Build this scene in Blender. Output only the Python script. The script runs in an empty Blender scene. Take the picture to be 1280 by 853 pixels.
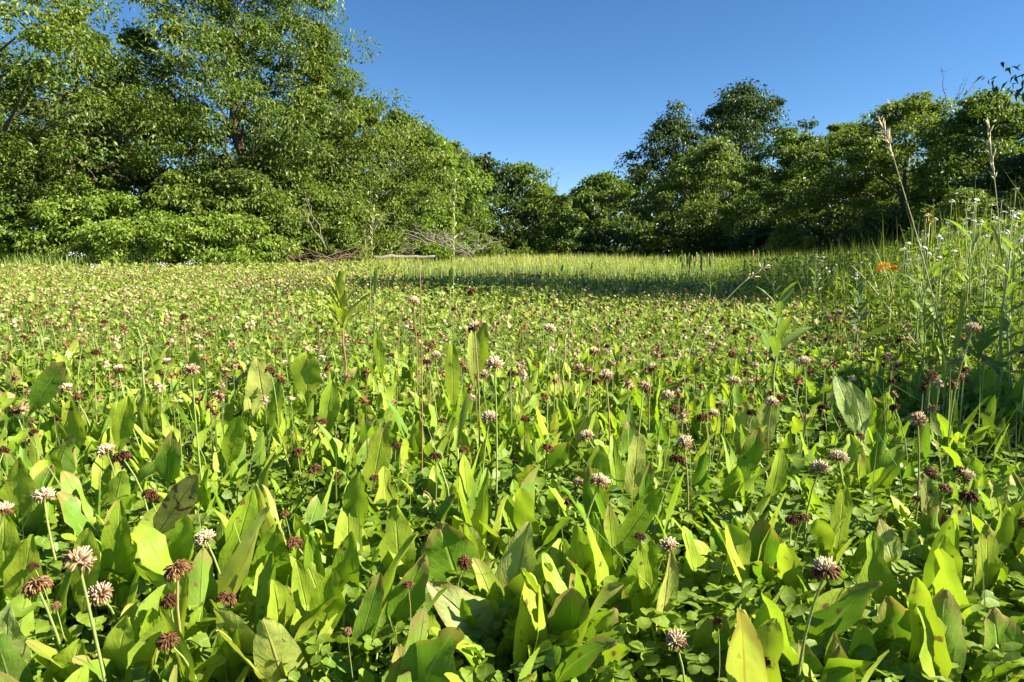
import bpy, math
import numpy as np
from mathutils import Vector, Matrix

R = np.random.default_rng(11)
PI = math.pi
scene = bpy.context.scene
COL = scene.collection

# ------------------------------------------------------------------ camera
CAM_H, PITCH, FPX = 0.45, math.radians(7.45), 853.0
cam_data = bpy.data.cameras.new('camera')
cam = bpy.data.objects.new('camera', cam_data)
COL.objects.link(cam)
cam.location = (0, 0, CAM_H)
cam.rotation_euler = (PI / 2 - PITCH, 0, 0)
cam_data.sensor_width = 36
cam_data.lens = 36 * FPX / 1280
cam_data.clip_start = 0.02
cam_data.clip_end = 6000
cam_data.dof.use_dof = False
scene.camera = cam

# ------------------------------------------------------------------ world, sun, exposure
SUN_EL, SUN_AZ = math.radians(35), math.radians(102)      # azimuth clockwise from +Y
world = bpy.data.worlds.new('World')
scene.world = world
world.use_nodes = True
wn = world.node_tree.nodes
wl = world.node_tree.links
wn.clear()
sky = wn.new('ShaderNodeTexSky')
sky.sky_type = 'NISHITA'
sky.sun_disc = False
sky.sun_elevation = SUN_EL
sky.sun_rotation = SUN_AZ
sky.altitude = 2500
sky.air_density = 1.0
sky.dust_density = 0.0
sky.ozone_density = 3.0
bg = wn.new('ShaderNodeBackground')
bg.inputs['Strength'].default_value = 0.05
hs = wn.new('ShaderNodeHueSaturation')
hs.inputs['Saturation'].default_value = 1.2
wo = wn.new('ShaderNodeOutputWorld')
wl.new(sky.outputs[0], hs.inputs['Color'])
wl.new(hs.outputs[0], bg.inputs['Color'])
wl.new(bg.outputs[0], wo.inputs['Surface'])
sun_data = bpy.data.lights.new('sun', 'SUN')
sun_data.energy = 5.0
sun_data.angle = math.radians(0.5)
sun_data.color = (1.0, 0.93, 0.80)
sun = bpy.data.objects.new('sun', sun_data)
COL.objects.link(sun)
sun_dir = Vector((math.sin(SUN_AZ) * math.cos(SUN_EL), math.cos(SUN_AZ) * math.cos(SUN_EL), math.sin(SUN_EL)))
sun.rotation_euler = sun_dir.to_track_quat('Z', 'Y').to_euler()
scene.view_settings.view_transform = 'Standard'
scene.view_settings.look = 'None'
scene.view_settings.exposure = 1.82
scene.view_settings.gamma = 1.0
scene.cycles.max_bounces = 6
scene.cycles.diffuse_bounces = 2
scene.cycles.glossy_bounces = 2
scene.cycles.transmission_bounces = 4
scene.cycles.transparent_max_bounces = 4

# ------------------------------------------------------------------ geometry helpers
CP, SP = math.cos(PITCH), math.sin(PITCH)


def ray(px, py):
    a, b = (px - 640) / FPX, -(py - 426.5) / FPX
    return np.array([a, CP + b * SP, -SP + b * CP])


def at(px, py, Y):
    """The point that lies Y metres ahead on the line of sight through a photograph pixel."""
    d = ray(px, py)
    return np.array([0, 0, CAM_H]) + d * (Y / d[1])


def depth_for(px, py, z):
    d = ray(px, py)
    return (z - CAM_H) / d[2] * d[1]


def proj(p):
    x, y, z = p[0], p[1], p[2] - CAM_H
    f = y * CP - z * SP
    u = y * SP + z * CP
    f = max(f, 1e-3)
    return 640 + FPX * x / f, 426.5 - FPX * u / f


def nrm(v):
    v = np.asarray(v, float)
    return v / np.maximum(np.linalg.norm(v, axis=-1, keepdims=True), 1e-9)


class MB:
    """Collects vertices and faces and links them as one mesh object."""

    def __init__(self):
        self.V, self.F3, self.F4, self.U, self.T, self.M3, self.M4, self.n = [], [], [], [], [], [], [], 0

    def add(self, V, F, uv=None, tint=0.0, mat=0):
        V = np.asarray(V, float).reshape(-1, 3)
        k = len(V)
        self.V.append(V)
        self.U.append(np.zeros((k, 2)) if uv is None else np.asarray(uv, float))
        self.T.append(np.broadcast_to(np.asarray(tint, float), (k,)).copy())
        F = F if isinstance(F, tuple) else (F,)
        for f in F:
            f = np.asarray(f, int)
            if f.size == 0:
                continue
            if f.shape[1] == 3:
                self.F3.append(f + self.n)
                self.M3.append(np.full(len(f), mat))
            else:
                self.F4.append(f + self.n)
                self.M4.append(np.full(len(f), mat))
        self.n += k

    def scatter(self, tpl, M, T, tint, mat=0):
        """Copies of a template (V, F, uv) under many 3x3 matrices M and translations T."""
        V, F, uv = tpl
        K, N = len(T), len(V)
        if K == 0:
            return
        P = np.einsum('kij,nj->kni', M, V) + np.asarray(T)[:, None, :]
        F = F if isinstance(F, tuple) else (F,)
        off = (np.arange(K) * N)[:, None, None]
        FF = tuple((np.asarray(f)[None] + off).reshape(-1, np.asarray(f).shape[1]) for f in F)
        self.add(P.reshape(-1, 3), FF, np.tile(uv, (K, 1)), np.repeat(np.asarray(tint), N), mat)

    def mesh(self, name, mats, smooth=True):
        me = bpy.data.meshes.new(name)
        V = np.concatenate(self.V)
        f3 = np.concatenate(self.F3) if self.F3 else np.zeros((0, 3), int)
        f4 = np.concatenate(self.F4) if self.F4 else np.zeros((0, 4), int)
        m = np.concatenate([np.concatenate(self.M3) if self.M3 else np.zeros(0, int),
                            np.concatenate(self.M4) if self.M4 else np.zeros(0, int)])
        loops = np.concatenate([f3.ravel(), f4.ravel()]).astype(np.int32)
        starts = np.concatenate([np.arange(len(f3)) * 3, len(f3) * 3 + np.arange(len(f4)) * 4]).astype(np.int32)
        me.vertices.add(len(V))
        me.vertices.foreach_set('co', V.ravel().astype(np.float32))
        me.loops.add(len(loops))
        me.loops.foreach_set('vertex_index', loops)
        me.polygons.add(len(starts))
        me.polygons.foreach_set('loop_start', starts)
        me.polygons.foreach_set('material_index', m.astype(np.int32))
        me.polygons.foreach_set('use_smooth', np.full(len(starts), smooth))
        uvl = me.uv_layers.new(name='UVMap')
        U = np.concatenate(self.U)
        uvl.data.foreach_set('uv', U[loops].ravel().astype(np.float32))
        at_ = me.attributes.new('tint', 'FLOAT', 'POINT')
        at_.data.foreach_set('value', np.concatenate(self.T).astype(np.float32))
        for mm in (mats if isinstance(mats, (list, tuple)) else [mats]):
            me.materials.append(mm)
        me.update(calc_edges=True)
        me.validate()
        return me


def link(name, data, parent=None, loc=(0, 0, 0)):
    o = bpy.data.objects.new(name, data)
    COL.objects.link(o)
    o.location = [float(c) for c in loc]
    if parent is not None:
        o.parent = parent
    return o


def tag(o, label=None, cat=None, group=None, kind=None):
    for k, v in (('label', label), ('category', cat), ('group', group), ('kind', kind)):
        if v:
            o[k] = v
    return o


def tube(mb, pts, rad, n=5, tint=0.0, mat=0, cap=True):
    pts = np.asarray(pts, float)
    rad = np.broadcast_to(np.asarray(rad, float), (len(pts),))
    tg = nrm(np.gradient(pts, axis=0))
    ref = np.array([0.31, 0.95, 0.07]) if abs(tg[:, 2]).mean() > 0.6 else np.array([0.05, 0.1, 1.0])
    a = nrm(np.cross(tg, ref))
    b = np.cross(tg, a)
    ang = np.arange(n) * 2 * PI / n
    ring = pts[:, None] + rad[:, None, None] * (np.cos(ang)[None, :, None] * a[:, None] + np.sin(ang)[None, :, None] * b[:, None])
    k = len(pts)
    i, j = np.meshgrid(np.arange(k - 1), np.arange(n), indexing='ij')
    j2 = (j + 1) % n
    F = np.stack([i * n + j, i * n + j2, (i + 1) * n + j2, (i + 1) * n + j], -1).reshape(-1, 4)
    V = ring.reshape(-1, 3)
    uv = np.stack([np.tile(ang / (2 * PI), k), np.repeat(np.linspace(0, 1, k), n)], -1)
    Fs = [F]
    if cap:
        V = np.concatenate([V, pts[-1:]])
        uv = np.concatenate([uv, [[0.5, 1]]])
        q = (k - 1) * n
        Fs.append(np.array([[q + t, q + (t + 1) % n, k * n] for t in range(n)]))
    mb.add(V, tuple(Fs), uv, tint, mat)


def curve_pts(p0, p1, k=6, sag=(0, 0, 0), wob=0.0, rg=R):
    t = np.linspace(0, 1, k)[:, None]
    P = np.asarray(p0) * (1 - t) + np.asarray(p1) * t + np.asarray(sag) * (4 * t * (1 - t))
    if wob:
        w = rg.normal(0, wob, (k, 3))
        w[0] = 0
        P = P + w
    return P


def frames(axis, normal):
    """Matrices whose columns are side, axis (+Y) and normal (+Z)."""
    y = nrm(axis)
    x = nrm(np.cross(y, normal))
    z = np.cross(x, y)
    return np.stack([x, y, z], -1)


def rot_z(a):
    a = np.asarray(a)
    c, s, o, i = np.cos(a), np.sin(a), np.zeros_like(a), np.ones_like(a)
    return np.stack([np.stack([c, -s, o], -1), np.stack([s, c, o], -1), np.stack([o, o, i], -1)], -2)


# ------------------------------------------------------------------ materials
def new_mat(name):
    m = bpy.data.materials.new(name)
    m.use_nodes = True
    m.node_tree.nodes.clear()
    return m, m.node_tree.nodes, m.node_tree.links


def mnode(N, L, op, a, b=None, clamp=False):
    n = N.new('ShaderNodeMath')
    n.operation = op
    n.use_clamp = clamp
    for i, v in enumerate((a, b)):
        if v is None:
            continue
        if isinstance(v, (int, float)):
            n.inputs[i].default_value = v
        else:
            L.new(v, n.inputs[i])
    return n.outputs[0]


def ramp(N, L, fac, cols, interp='LINEAR'):
    r = N.new('ShaderNodeValToRGB')
    r.color_ramp.interpolation = interp
    e = r.color_ramp.elements
    while len(e) < len(cols):
        e.new(0.5)
    for i, c in enumerate(cols):
        pos, c = (c[0], c[1]) if isinstance(c[0], (int, float)) and len(c) == 2 else (i / max(len(cols) - 1, 1), c)
        e[i].position = pos
        e[i].color = (*c, 1)
    L.new(fac, r.inputs[0])
    return r.outputs[0]


def mixc(N, L, fac, a, b, mode='MIX'):
    m = N.new('ShaderNodeMix')
    m.data_type = 'RGBA'
    m.blend_type = mode
    for s, v in ((m.inputs[0], fac), (m.inputs[6], a), (m.inputs[7], b)):
        if isinstance(v, (int, float)):
            s.default_value = v
        elif isinstance(v, tuple):
            s.default_value = (*v, 1)
        else:
            L.new(v, s)
    return m.outputs[2]


def noise(N, L, scale, coord='Object', detail=3.0, w=None):
    tc = N.new('ShaderNodeTexCoord')
    n = N.new('ShaderNodeTexNoise')
    n.inputs['Scale'].default_value = scale
    n.inputs['Detail'].default_value = detail
    L.new(tc.outputs[coord], n.inputs['Vector'])
    return n.outputs['Fac']


def tint_of(N, L):
    a = N.new('ShaderNodeAttribute')
    a.attribute_name = 'tint'
    o = N.new('ShaderNodeObjectInfo')
    return mnode(N, L, 'FRACT', mnode(N, L, 'ADD', a.outputs['Fac'], o.outputs['Random'])), a.outputs['Fac'], o.outputs['Random']


def leaf_mat(name, cols, trans=0.42, tcol=(1.25, 1.3, 0.55), rough=0.5, spec=0.35, mottle=(0.12, 40.0), ribs=None, rib_col=None,
             chevron=None, spots=None, bump=0.3, attr_only=False):
    m, N, L = new_mat(name)
    t, ta, tr = tint_of(N, L)
    c = ramp(N, L, ta if attr_only else t, cols)
    nz = noise(N, L, mottle[1])
    nzr = mnode(N, L, 'ADD', mnode(N, L, 'MULTIPLY', nz, mottle[0] * 4), 1 - mottle[0] * 2)
    comb = N.new('ShaderNodeCombineColor')
    for i in range(3):
        L.new(nzr, comb.inputs[i])
    c = mixc(N, L, 1.0, c, comb.outputs[0], 'MULTIPLY')
    height = nz
    if ribs or chevron:
        tc = N.new('ShaderNodeTexCoord')
        sx = N.new('ShaderNodeSeparateXYZ')
        L.new(tc.outputs['UV'], sx.inputs[0])
        u = mnode(N, L, 'ABSOLUTE', mnode(N, L, 'SUBTRACT', sx.outputs[0], 0.5))
        v = sx.outputs[1]
        if ribs:
            rib = mnode(N, L, 'SUBTRACT', 1.0, mnode(N, L, 'MULTIPLY', u, ribs), True)
            vein = mnode(N, L, 'SINE', mnode(N, L, 'MULTIPLY', mnode(N, L, 'SUBTRACT', v, mnode(N, L, 'MULTIPLY', u, 0.55)), 78.0))
            vein = mnode(N, L, 'POWER', mnode(N, L, 'MAXIMUM', vein, 0.0), 6.0)
            c = mixc(N, L, mnode(N, L, 'MULTIPLY', rib, 0.6), c, rib_col or (0.42, 0.50, 0.18))
            c = mixc(N, L, mnode(N, L, 'MULTIPLY', vein, 0.10), c, (0.42, 0.50, 0.14))
            old = mnode(N, L, 'MULTIPLY', mnode(N, L, 'SUBTRACT', tr, 0.62), 6.0, True)
            edge = mnode(N, L, 'ADD', mnode(N, L, 'POWER', v, 5.0), mnode(N, L, 'MULTIPLY', mnode(N, L, 'POWER', mnode(N, L, 'MULTIPLY', u, 2.0), 4.0), 0.5))
            edge = mnode(N, L, 'MULTIPLY', mnode(N, L, 'SUBTRACT', mnode(N, L, 'MULTIPLY', edge, mnode(N, L, 'ADD', nz, 0.35)), 0.42), 5.0, True)
            c = mixc(N, L, mnode(N, L, 'MULTIPLY', mnode(N, L, 'MULTIPLY', edge, old), 0.85), c, (0.30, 0.24, 0.07))
            height = mnode(N, L, 'SUBTRACT', mnode(N, L, 'MULTIPLY', nz, 0.8), mnode(N, L, 'ADD', mnode(N, L, 'MULTIPLY', vein, 0.06), mnode(N, L, 'MULTIPLY', rib, 0.6)))
        if chevron:
            band = mnode(N, L, 'ABSOLUTE', mnode(N, L, 'SUBTRACT', mnode(N, L, 'ADD', v, mnode(N, L, 'MULTIPLY', u, 0.5)), 0.55))
            band = mnode(N, L, 'SUBTRACT', 1.0, mnode(N, L, 'MULTIPLY', band, 9.0), True)
            c = mixc(N, L, mnode(N, L, 'MULTIPLY', band, chevron), c, (0.36, 0.46, 0.24))
    if spots:
        thr, sc, scol = spots
        sp = noise(N, L, sc, detail=2.0)
        sp = mnode(N, L, 'MULTIPLY', mnode(N, L, 'SUBTRACT', sp, thr), 14.0, True)
        c = mixc(N, L, sp, c, scol)
    geo = N.new('ShaderNodeNewGeometry')
    cb = mixc(N, L, 0.25, c, (0.26, 0.32, 0.09))
    c2 = mixc(N, L, geo.outputs['Backfacing'], c, cb)
    p = N.new('ShaderNodeBsdfPrincipled')
    L.new(c2, p.inputs['Base Color'])
    p.inputs['Roughness'].default_value = rough
    p.inputs['Specular IOR Level'].default_value = spec
    if bump:
        b = N.new('ShaderNodeBump')
        b.inputs['Strength'].default_value = bump
        b.inputs['Distance'].default_value = 0.002
        L.new(height, b.inputs['Height'])
        L.new(b.outputs[0], p.inputs['Normal'])
    tb = N.new('ShaderNodeBsdfTranslucent')
    tcc = mixc(N, L, 1.0, c, tcol, 'MULTIPLY')
    L.new(tcc, tb.inputs['Color'])
    mx = N.new('ShaderNodeMixShader')
    mx.inputs[0].default_value = trans
    out = N.new('ShaderNodeOutputMaterial')
    L.new(p.outputs[0], mx.inputs[1])
    L.new(tb.outputs[0], mx.inputs[2])
    L.new(mx.outputs[0], out.inputs['Surface'])
    return m


def plain_mat(name, cols, rough=0.7, scale=20.0, spec=0.25, bump=0.4, attr=False, trans=0.0, stretch=None, dist=0.01):
    m, N, L = new_mat(name)
    nz = noise(N, L, scale, detail=5.0)
    if attr:
        t, ta, tr = tint_of(N, L)
        f = mnode(N, L, 'ADD', mnode(N, L, 'MULTIPLY', mnode(N, L, 'SUBTRACT', nz, 0.5), 0.25), ta)
    else:
        f = nz
    c = ramp(N, L, f, cols)
    p = N.new('ShaderNodeBsdfPrincipled')
    L.new(c, p.inputs['Base Color'])
    p.inputs['Roughness'].default_value = rough
    p.inputs['Specular IOR Level'].default_value = spec
    b = N.new('ShaderNodeBump')
    b.inputs['Strength'].default_value = bump
    b.inputs['Distance'].default_value = dist
    L.new(nz, b.inputs['Height'])
    L.new(b.outputs[0], p.inputs['Normal'])
    out = N.new('ShaderNodeOutputMaterial')
    if trans:
        tb = N.new('ShaderNodeBsdfTranslucent')
        L.new(c, tb.inputs['Color'])
        mx = N.new('ShaderNodeMixShader')
        mx.inputs[0].default_value = trans
        L.new(p.outputs[0], mx.inputs[1])
        L.new(tb.outputs[0], mx.inputs[2])
        L.new(mx.outputs[0], out.inputs['Surface'])
    else:
        L.new(p.outputs[0], out.inputs['Surface'])
    return m


DOCK = [(0.21, 0.335, 0.020), (0.28, 0.40, 0.024), (0.35, 0.435, 0.040), (0.23, 0.345, 0.024), (0.37, 0.435, 0.034), (0.13, 0.25, 0.022), (0.18, 0.31, 0.022)]
M_dock = leaf_mat('dock_leaf', DOCK, trans=0.40, ribs=26.0, rib_col=(0.40, 0.46, 0.12), mottle=(0.13, 55.0), rough=0.5, spec=0.22, spots=(0.665, 75.0, (0.15, 0.10, 0.03)), bump=0.8, tcol=(1.12, 1.2, 0.5))
M_dock_pale = leaf_mat('dock_leaf_pale', [(0.38, 0.43, 0.08), (0.42, 0.46, 0.10)], trans=0.34, ribs=26.0, rib_col=(0.30, 0.09, 0.05), mottle=(0.14, 70.0),
                       rough=0.5, spots=(0.66, 70.0, (0.22, 0.13, 0.05)), bump=0.9)
M_dock_purple = leaf_mat('dock_leaf_purple', [(0.20, 0.24, 0.05), (0.23, 0.24, 0.06)], trans=0.3, ribs=26.0, rib_col=(0.25, 0.10, 0.07), mottle=(0.3, 45.0),
                         rough=0.5, spots=(0.58, 90.0, (0.09, 0.04, 0.03)), bump=0.7)
M_dock_grey = leaf_mat('dock_leaf_grey', [(0.29, 0.36, 0.10), (0.33, 0.39, 0.12)], trans=0.3, ribs=22.0, mottle=(0.22, 90.0), rough=0.45, spec=0.5, bump=1.0)
M_clover = leaf_mat('clover_leaf', [(0.11, 0.20, 0.018), (0.165, 0.255, 0.020), (0.22, 0.30, 0.024), (0.13, 0.215, 0.024)], trans=0.44, chevron=0.32, mottle=(0.08, 120.0), rough=0.48, spec=0.35, bump=0.25)
M_field = leaf_mat('field_leaf', [(0.20, 0.29, 0.035), (0.28, 0.35, 0.05), (0.36, 0.38, 0.11), (0.15, 0.24, 0.03), (0.40, 0.38, 0.15)], trans=0.42, mottle=(0.06, 3.0), rough=0.5, bump=0)
M_stem = plain_mat('stem', [(0.24, 0.32, 0.08), (0.36, 0.40, 0.13)], rough=0.5, scale=30, bump=0.1, trans=0.25)
M_stem_red = plain_mat('stem_red', [(0.20, 0.09, 0.05), (0.34, 0.20, 0.11)], rough=0.6, scale=40, bump=0.2)
M_stem_rust = plain_mat('stem_rust', [(0.24, 0.22, 0.06), (0.34, 0.27, 0.10)], rough=0.5, scale=30, bump=0.1, trans=0.2)
M_straw = plain_mat('straw', [(0.40, 0.36, 0.17), (0.55, 0.48, 0.27)], rough=0.6, scale=40, bump=0.1, trans=0.15)
FLO = [(0.0, (0.040, 0.014, 0.006)), (0.22, (0.100, 0.038, 0.013)), (0.42, (0.22, 0.102, 0.040)), (0.58, (0.34, 0.205, 0.10)), (0.74, (0.54, 0.38, 0.25)), (1.0, (0.74, 0.66, 0.42))]
M_floret = plain_mat('floret', FLO, rough=0.65, scale=300, bump=0.0, attr=True, trans=0.28)
M_grass = leaf_mat('grass_blade', [(0.16, 0.25, 0.045), (0.23, 0.31, 0.06), (0.33, 0.37, 0.12), (0.14, 0.22, 0.04)], trans=0.4, mottle=(0.05, 5.0), rough=0.45, bump=0)
M_palegrass = leaf_mat('pale_grass', [(0.30, 0.34, 0.07), (0.38, 0.39, 0.12), (0.25, 0.31, 0.05), (0.42, 0.40, 0.16)], trans=0.4, mottle=(0.05, 5.0), rough=0.5, bump=0)
M_weed = leaf_mat('weed_leaf', [(0.12, 0.21, 0.035), (0.18, 0.27, 0.05), (0.22, 0.30, 0.06)], trans=0.42, mottle=(0.08, 30.0), rough=0.5, bump=0, ribs=30.0)
M_vgrass = leaf_mat('verge_blade', [(0.17, 0.25, 0.03), (0.25, 0.31, 0.045), (0.34, 0.36, 0.10)], trans=0.42, mottle=(0.05, 5.0), rough=0.5, bump=0)
M_verge = leaf_mat('verge_leaf', [(0.08, 0.15, 0.014), (0.15, 0.225, 0.022), (0.23, 0.29, 0.035)], trans=0.4, mottle=(0.08, 30.0), rough=0.5, bump=0)
M_herb = leaf_mat('herb_leaf', [(0.26, 0.33, 0.03), (0.34, 0.38, 0.05)], trans=0.42, mottle=(0.08, 30.0), rough=0.5, bump=0.2, ribs=26.0)
M_weed_dark = leaf_mat('mullein_leaf', [(0.12, 0.19, 0.10), (0.15, 0.22, 0.12)], trans=0.25, mottle=(0.1, 40.0), rough=0.7, ribs=24.0)
M_petal = plain_mat('petal', [(0.80, 0.80, 0.80), (0.72, 0.71, 0.74)], rough=0.6, scale=50, bump=0.0, trans=0.3)
M_disc = plain_mat('flower_disc', [(0.60, 0.36, 0.03), (0.72, 0.48, 0.05)], rough=0.7, scale=400, bump=0.5, dist=0.001)
M_orange = plain_mat('orange_petal', [(0.85, 0.30, 0.02), (0.88, 0.45, 0.03)], rough=0.6, scale=80, bump=0.0, trans=0.3)
M_bark = plain_mat('bark', [(0.055, 0.042, 0.032), (0.13, 0.105, 0.08)], rough=0.9, scale=9, bump=1.0, dist=0.03)
M_dead = plain_mat('dead_wood', [(0.13, 0.108, 0.082), (0.27, 0.235, 0.185)], rough=0.85, scale=14, bump=0.6, dist=0.01)
M_deadred = plain_mat('dead_twig', [(0.10, 0.062, 0.042), (0.20, 0.13, 0.085)], rough=0.9, scale=14, bump=0.4)


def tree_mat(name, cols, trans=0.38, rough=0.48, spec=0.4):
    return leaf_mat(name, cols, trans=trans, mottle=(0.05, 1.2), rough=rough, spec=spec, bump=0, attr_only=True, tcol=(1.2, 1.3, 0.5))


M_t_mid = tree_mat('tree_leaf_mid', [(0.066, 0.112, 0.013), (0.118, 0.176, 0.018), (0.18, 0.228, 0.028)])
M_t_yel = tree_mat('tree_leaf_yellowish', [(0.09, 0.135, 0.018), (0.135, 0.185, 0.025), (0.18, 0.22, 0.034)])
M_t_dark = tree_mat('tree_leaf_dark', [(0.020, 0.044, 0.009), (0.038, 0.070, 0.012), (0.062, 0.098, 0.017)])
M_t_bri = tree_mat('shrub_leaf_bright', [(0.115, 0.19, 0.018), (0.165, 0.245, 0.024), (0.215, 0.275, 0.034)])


# ------------------------------------------------------------------ ground
def ground():
    m, N, L = new_mat('soil_and_turf')
    a = noise(N, L, 0.6, detail=4)
    b = noise(N, L, 18.0, detail=6)
    c = ramp(N, L, b, [(0.3, (0.030, 0.022, 0.014)), (0.55, (0.060, 0.045, 0.026)), (0.75, (0.085, 0.10, 0.030))])
    c2 = ramp(N, L, b, [(0.3, (0.06, 0.085, 0.02)), (0.7, (0.15, 0.18, 0.05))])
    geo = N.new('ShaderNodeNewGeometry')
    sx = N.new('ShaderNodeSeparateXYZ')
    L.new(geo.outputs['Position'], sx.inputs[0])
    far = mnode(N, L, 'MULTIPLY', mnode(N, L, 'SUBTRACT', mnode(N, L, 'ADD', sx.outputs[1], mnode(N, L, 'MULTIPLY', a, 2.0)), 3.0), 0.4, True)
    col = mixc(N, L, far, c, c2)
    p = N.new('ShaderNodeBsdfPrincipled')
    L.new(col, p.inputs['Base Color'])
    p.inputs['Roughness'].default_value = 0.95
    bp = N.new('ShaderNodeBump')
    bp.inputs['Strength'].default_value = 0.8
    bp.inputs['Distance'].default_value = 0.02
    L.new(b, bp.inputs['Height'])
    L.new(bp.outputs[0], p.inputs['Normal'])
    out = N.new('ShaderNodeOutputMaterial')
    L.new(p.outputs[0], out.inputs['Surface'])
    mb = MB()
    g = np.concatenate([[-3000, -600, -120], np.linspace(-40, 40, 41), [120, 600, 3000]])
    X, Y = np.meshgrid(g, g, indexing='ij')
    Z = 0.02 * np.sin(X * 0.9 + 1) * np.cos(Y * 0.7) * (np.abs(X) < 41) * (np.abs(Y) < 41)
    n = len(g)
    i, j = np.meshgrid(np.arange(n - 1), np.arange(n - 1), indexing='ij')
    F = np.stack([i * n + j, (i + 1) * n + j, (i + 1) * n + j + 1, i * n + j + 1], -1).reshape(-1, 4)
    mb.add(np.stack([X, Y, Z], -1).reshape(-1, 3), F)
    tag(link('ground', mb.mesh('ground', m)), kind='structure')


ground()

# ------------------------------------------------------------------ trees
TREE_LEAF = (np.array([[0, 0, 0], [0.5, 0.42, 0.10], [0, 1, -0.06], [-0.5, 0.42, 0.10]]), np.array([[0, 1, 2], [0, 2, 3]]),
             np.array([[0.5, 0], [1, 0.4], [0.5, 1], [0, 0.4]]))


def sprays(mb, cen, rad, per, size, rg, flat=0.55, droop=0.5, base_tint=0.5, mat=0, aspect=0.55):
    """Leaves on leaf clumps: cen (K,3), rad (K,), per leaves on each."""
    K = len(cen)
    n = K * per
    u = nrm(rg.normal(size=(n, 3)))
    r = rg.uniform(0.25, 1.0, n) ** 0.6
    off = u * r[:, None]
    off[:, 2] *= flat
    P = np.repeat(cen, per, 0) + off * np.repeat(rad, per)[:, None]
    axis = nrm(off * np.array([1, 1, 0.4]) + rg.normal(0, 0.45, (n, 3)) + np.array([0, 0, -droop]))
    normal = nrm(np.array([0, 0, 0.9]) + off * 0.9 + rg.normal(0, 0.45, (n, 3)))
    M = frames(axis, normal)
    s = size * rg.uniform(0.65, 1.35, n)
    M = M * np.stack([s * aspect, s, s], -1)[:, None, :]
    tint = np.clip(base_tint + np.repeat(rg.normal(0, 0.22, K), per) + rg.normal(0, 0.16, n), 0.02, 0.98)
    mb.scatter(TREE_LEAF, M, P, tint, mat)


def crown_points(n, H, base, wid, rg, top_pow=0.7, lobes=5, shell=0.5, lean=(0, 0)):
    """Clump centres in an uneven crown from height base to H, half width wid."""
    out = []
    ph = rg.uniform(0, 2 * PI, (3,))
    lc = [(rg.uniform(0, 2 * PI), rg.uniform(0.2, 0.85), rg.uniform(0.25, 0.5)) for _ in range(lobes)]
    while len(out) < n:
        z = rg.uniform(0, 1)
        prof = (math.sin(PI * min(1, (z * 0.86 + 0.14))) ** top_pow)
        a = rg.uniform(0, 2 * PI)
        lob = 1 + 0.16 * math.sin(2 * a + ph[0] + 3 * z) + 0.12 * math.sin(3 * a + ph[1] - 5 * z)
        for la, lz, lr in lc:
            da = math.atan2(math.sin(a - la), math.cos(a - la))
            lob += lr * math.exp(-(da / 0.6) ** 2 - ((z - lz) / 0.16) ** 2)
        r = prof * lob * wid * 0.86 * rg.uniform(0, 1) ** shell
        out.append((r * math.cos(a) + lean[0] * z, r * math.sin(a) + lean[1] * z, base + (H - base) * z * rg.uniform(0.96, 1.0)))
    return np.array(out)


def build_tree(name, label, cat, px, top, wpx, Y, mat, seed, leaf=0.13, n_clump=130, per=120, base=0.12, group=None, top_pow=0.7, shell=0.5,
               clump=0.16, flat=0.55, droop=0.5, aspect=0.55, limb_vis=40, lean=(0, 0), trunk_r=None, lobes=5):
    rg = np.random.default_rng(seed)
    if Y > 28:
        per, leaf = int(per * 0.76), leaf * 1.12
    P = at(px, top, Y)
    H, X = P[2], P[0]
    wid = wpx * Y / FPX / 2 * 1.18
    root = link(name, None, loc=(X, Y, 0))
    root.empty_display_size = 0.3
    tag(root, label, cat, group)
    cp = crown_points(n_clump, H * 0.96, H * base, wid, rg, top_pow, lobes, shell, lean)
    rad = rg.uniform(0.5, 1.4, n_clump) * clump * (wid + 0.25 * H) * 0.9
    q = rg.permutation(n_clump)[:n_clump // 6]          # stray sprays beyond the outline
    cp[q, :2] *= rg.uniform(1.06, 1.2, (len(q), 1))
    cp[q, 2] = np.minimum(cp[q, 2] * rg.uniform(0.98, 1.07, len(q)), H * 1.02)
    rad[q] *= 0.5
    mb = MB()
    sprays(mb, cp, rad, per, leaf, rg, flat, droop, 0.5, 0, aspect)
    link('crown', mb.mesh('crown', mat, smooth=False), root)
    tr = MB()
    r0 = trunk_r or 0.018 * H + 0.02
    k = 9
    zz = np.linspace(-0.1, H * 0.86, k)
    tp = np.stack([np.cumsum(rg.normal(0, 0.012 * H, k)) + lean[0] * zz / H, np.cumsum(rg.normal(0, 0.012 * H, k)) + lean[1] * zz / H, zz], -1)
    tp[0, :2] = 0
    trad = r0 * np.linspace(1.15, 0.12, k)
    tube(tr, tp, trad, 8, 0.5)
    for i in rg.permutation(n_clump)[:limb_vis]:
        c = cp[i]
        zt = np.clip(c[2] - 0.25 * np.hypot(c[0], c[1]) - 0.1 * H, 0.08 * H, 0.8 * H)
        s = np.array([np.interp(zt, zz, tp[:, 0]), np.interp(zt, zz, tp[:, 1]), zt])
        ln = np.linalg.norm(c - s)
        tube(tr, curve_pts(s, c, 5, sag=(0, 0, 0.06 * ln), wob=0.03 * ln, rg=rg), np.linspace(np.interp(zt, zz, trad) * 0.45, 0.008, 5), 4, 0.5)
    link('trunk', tr.mesh('trunk', M_bark), root)
    return root


def T(*a, **k):
    return build_tree('broadleaf_tree', *a, **k)


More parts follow.
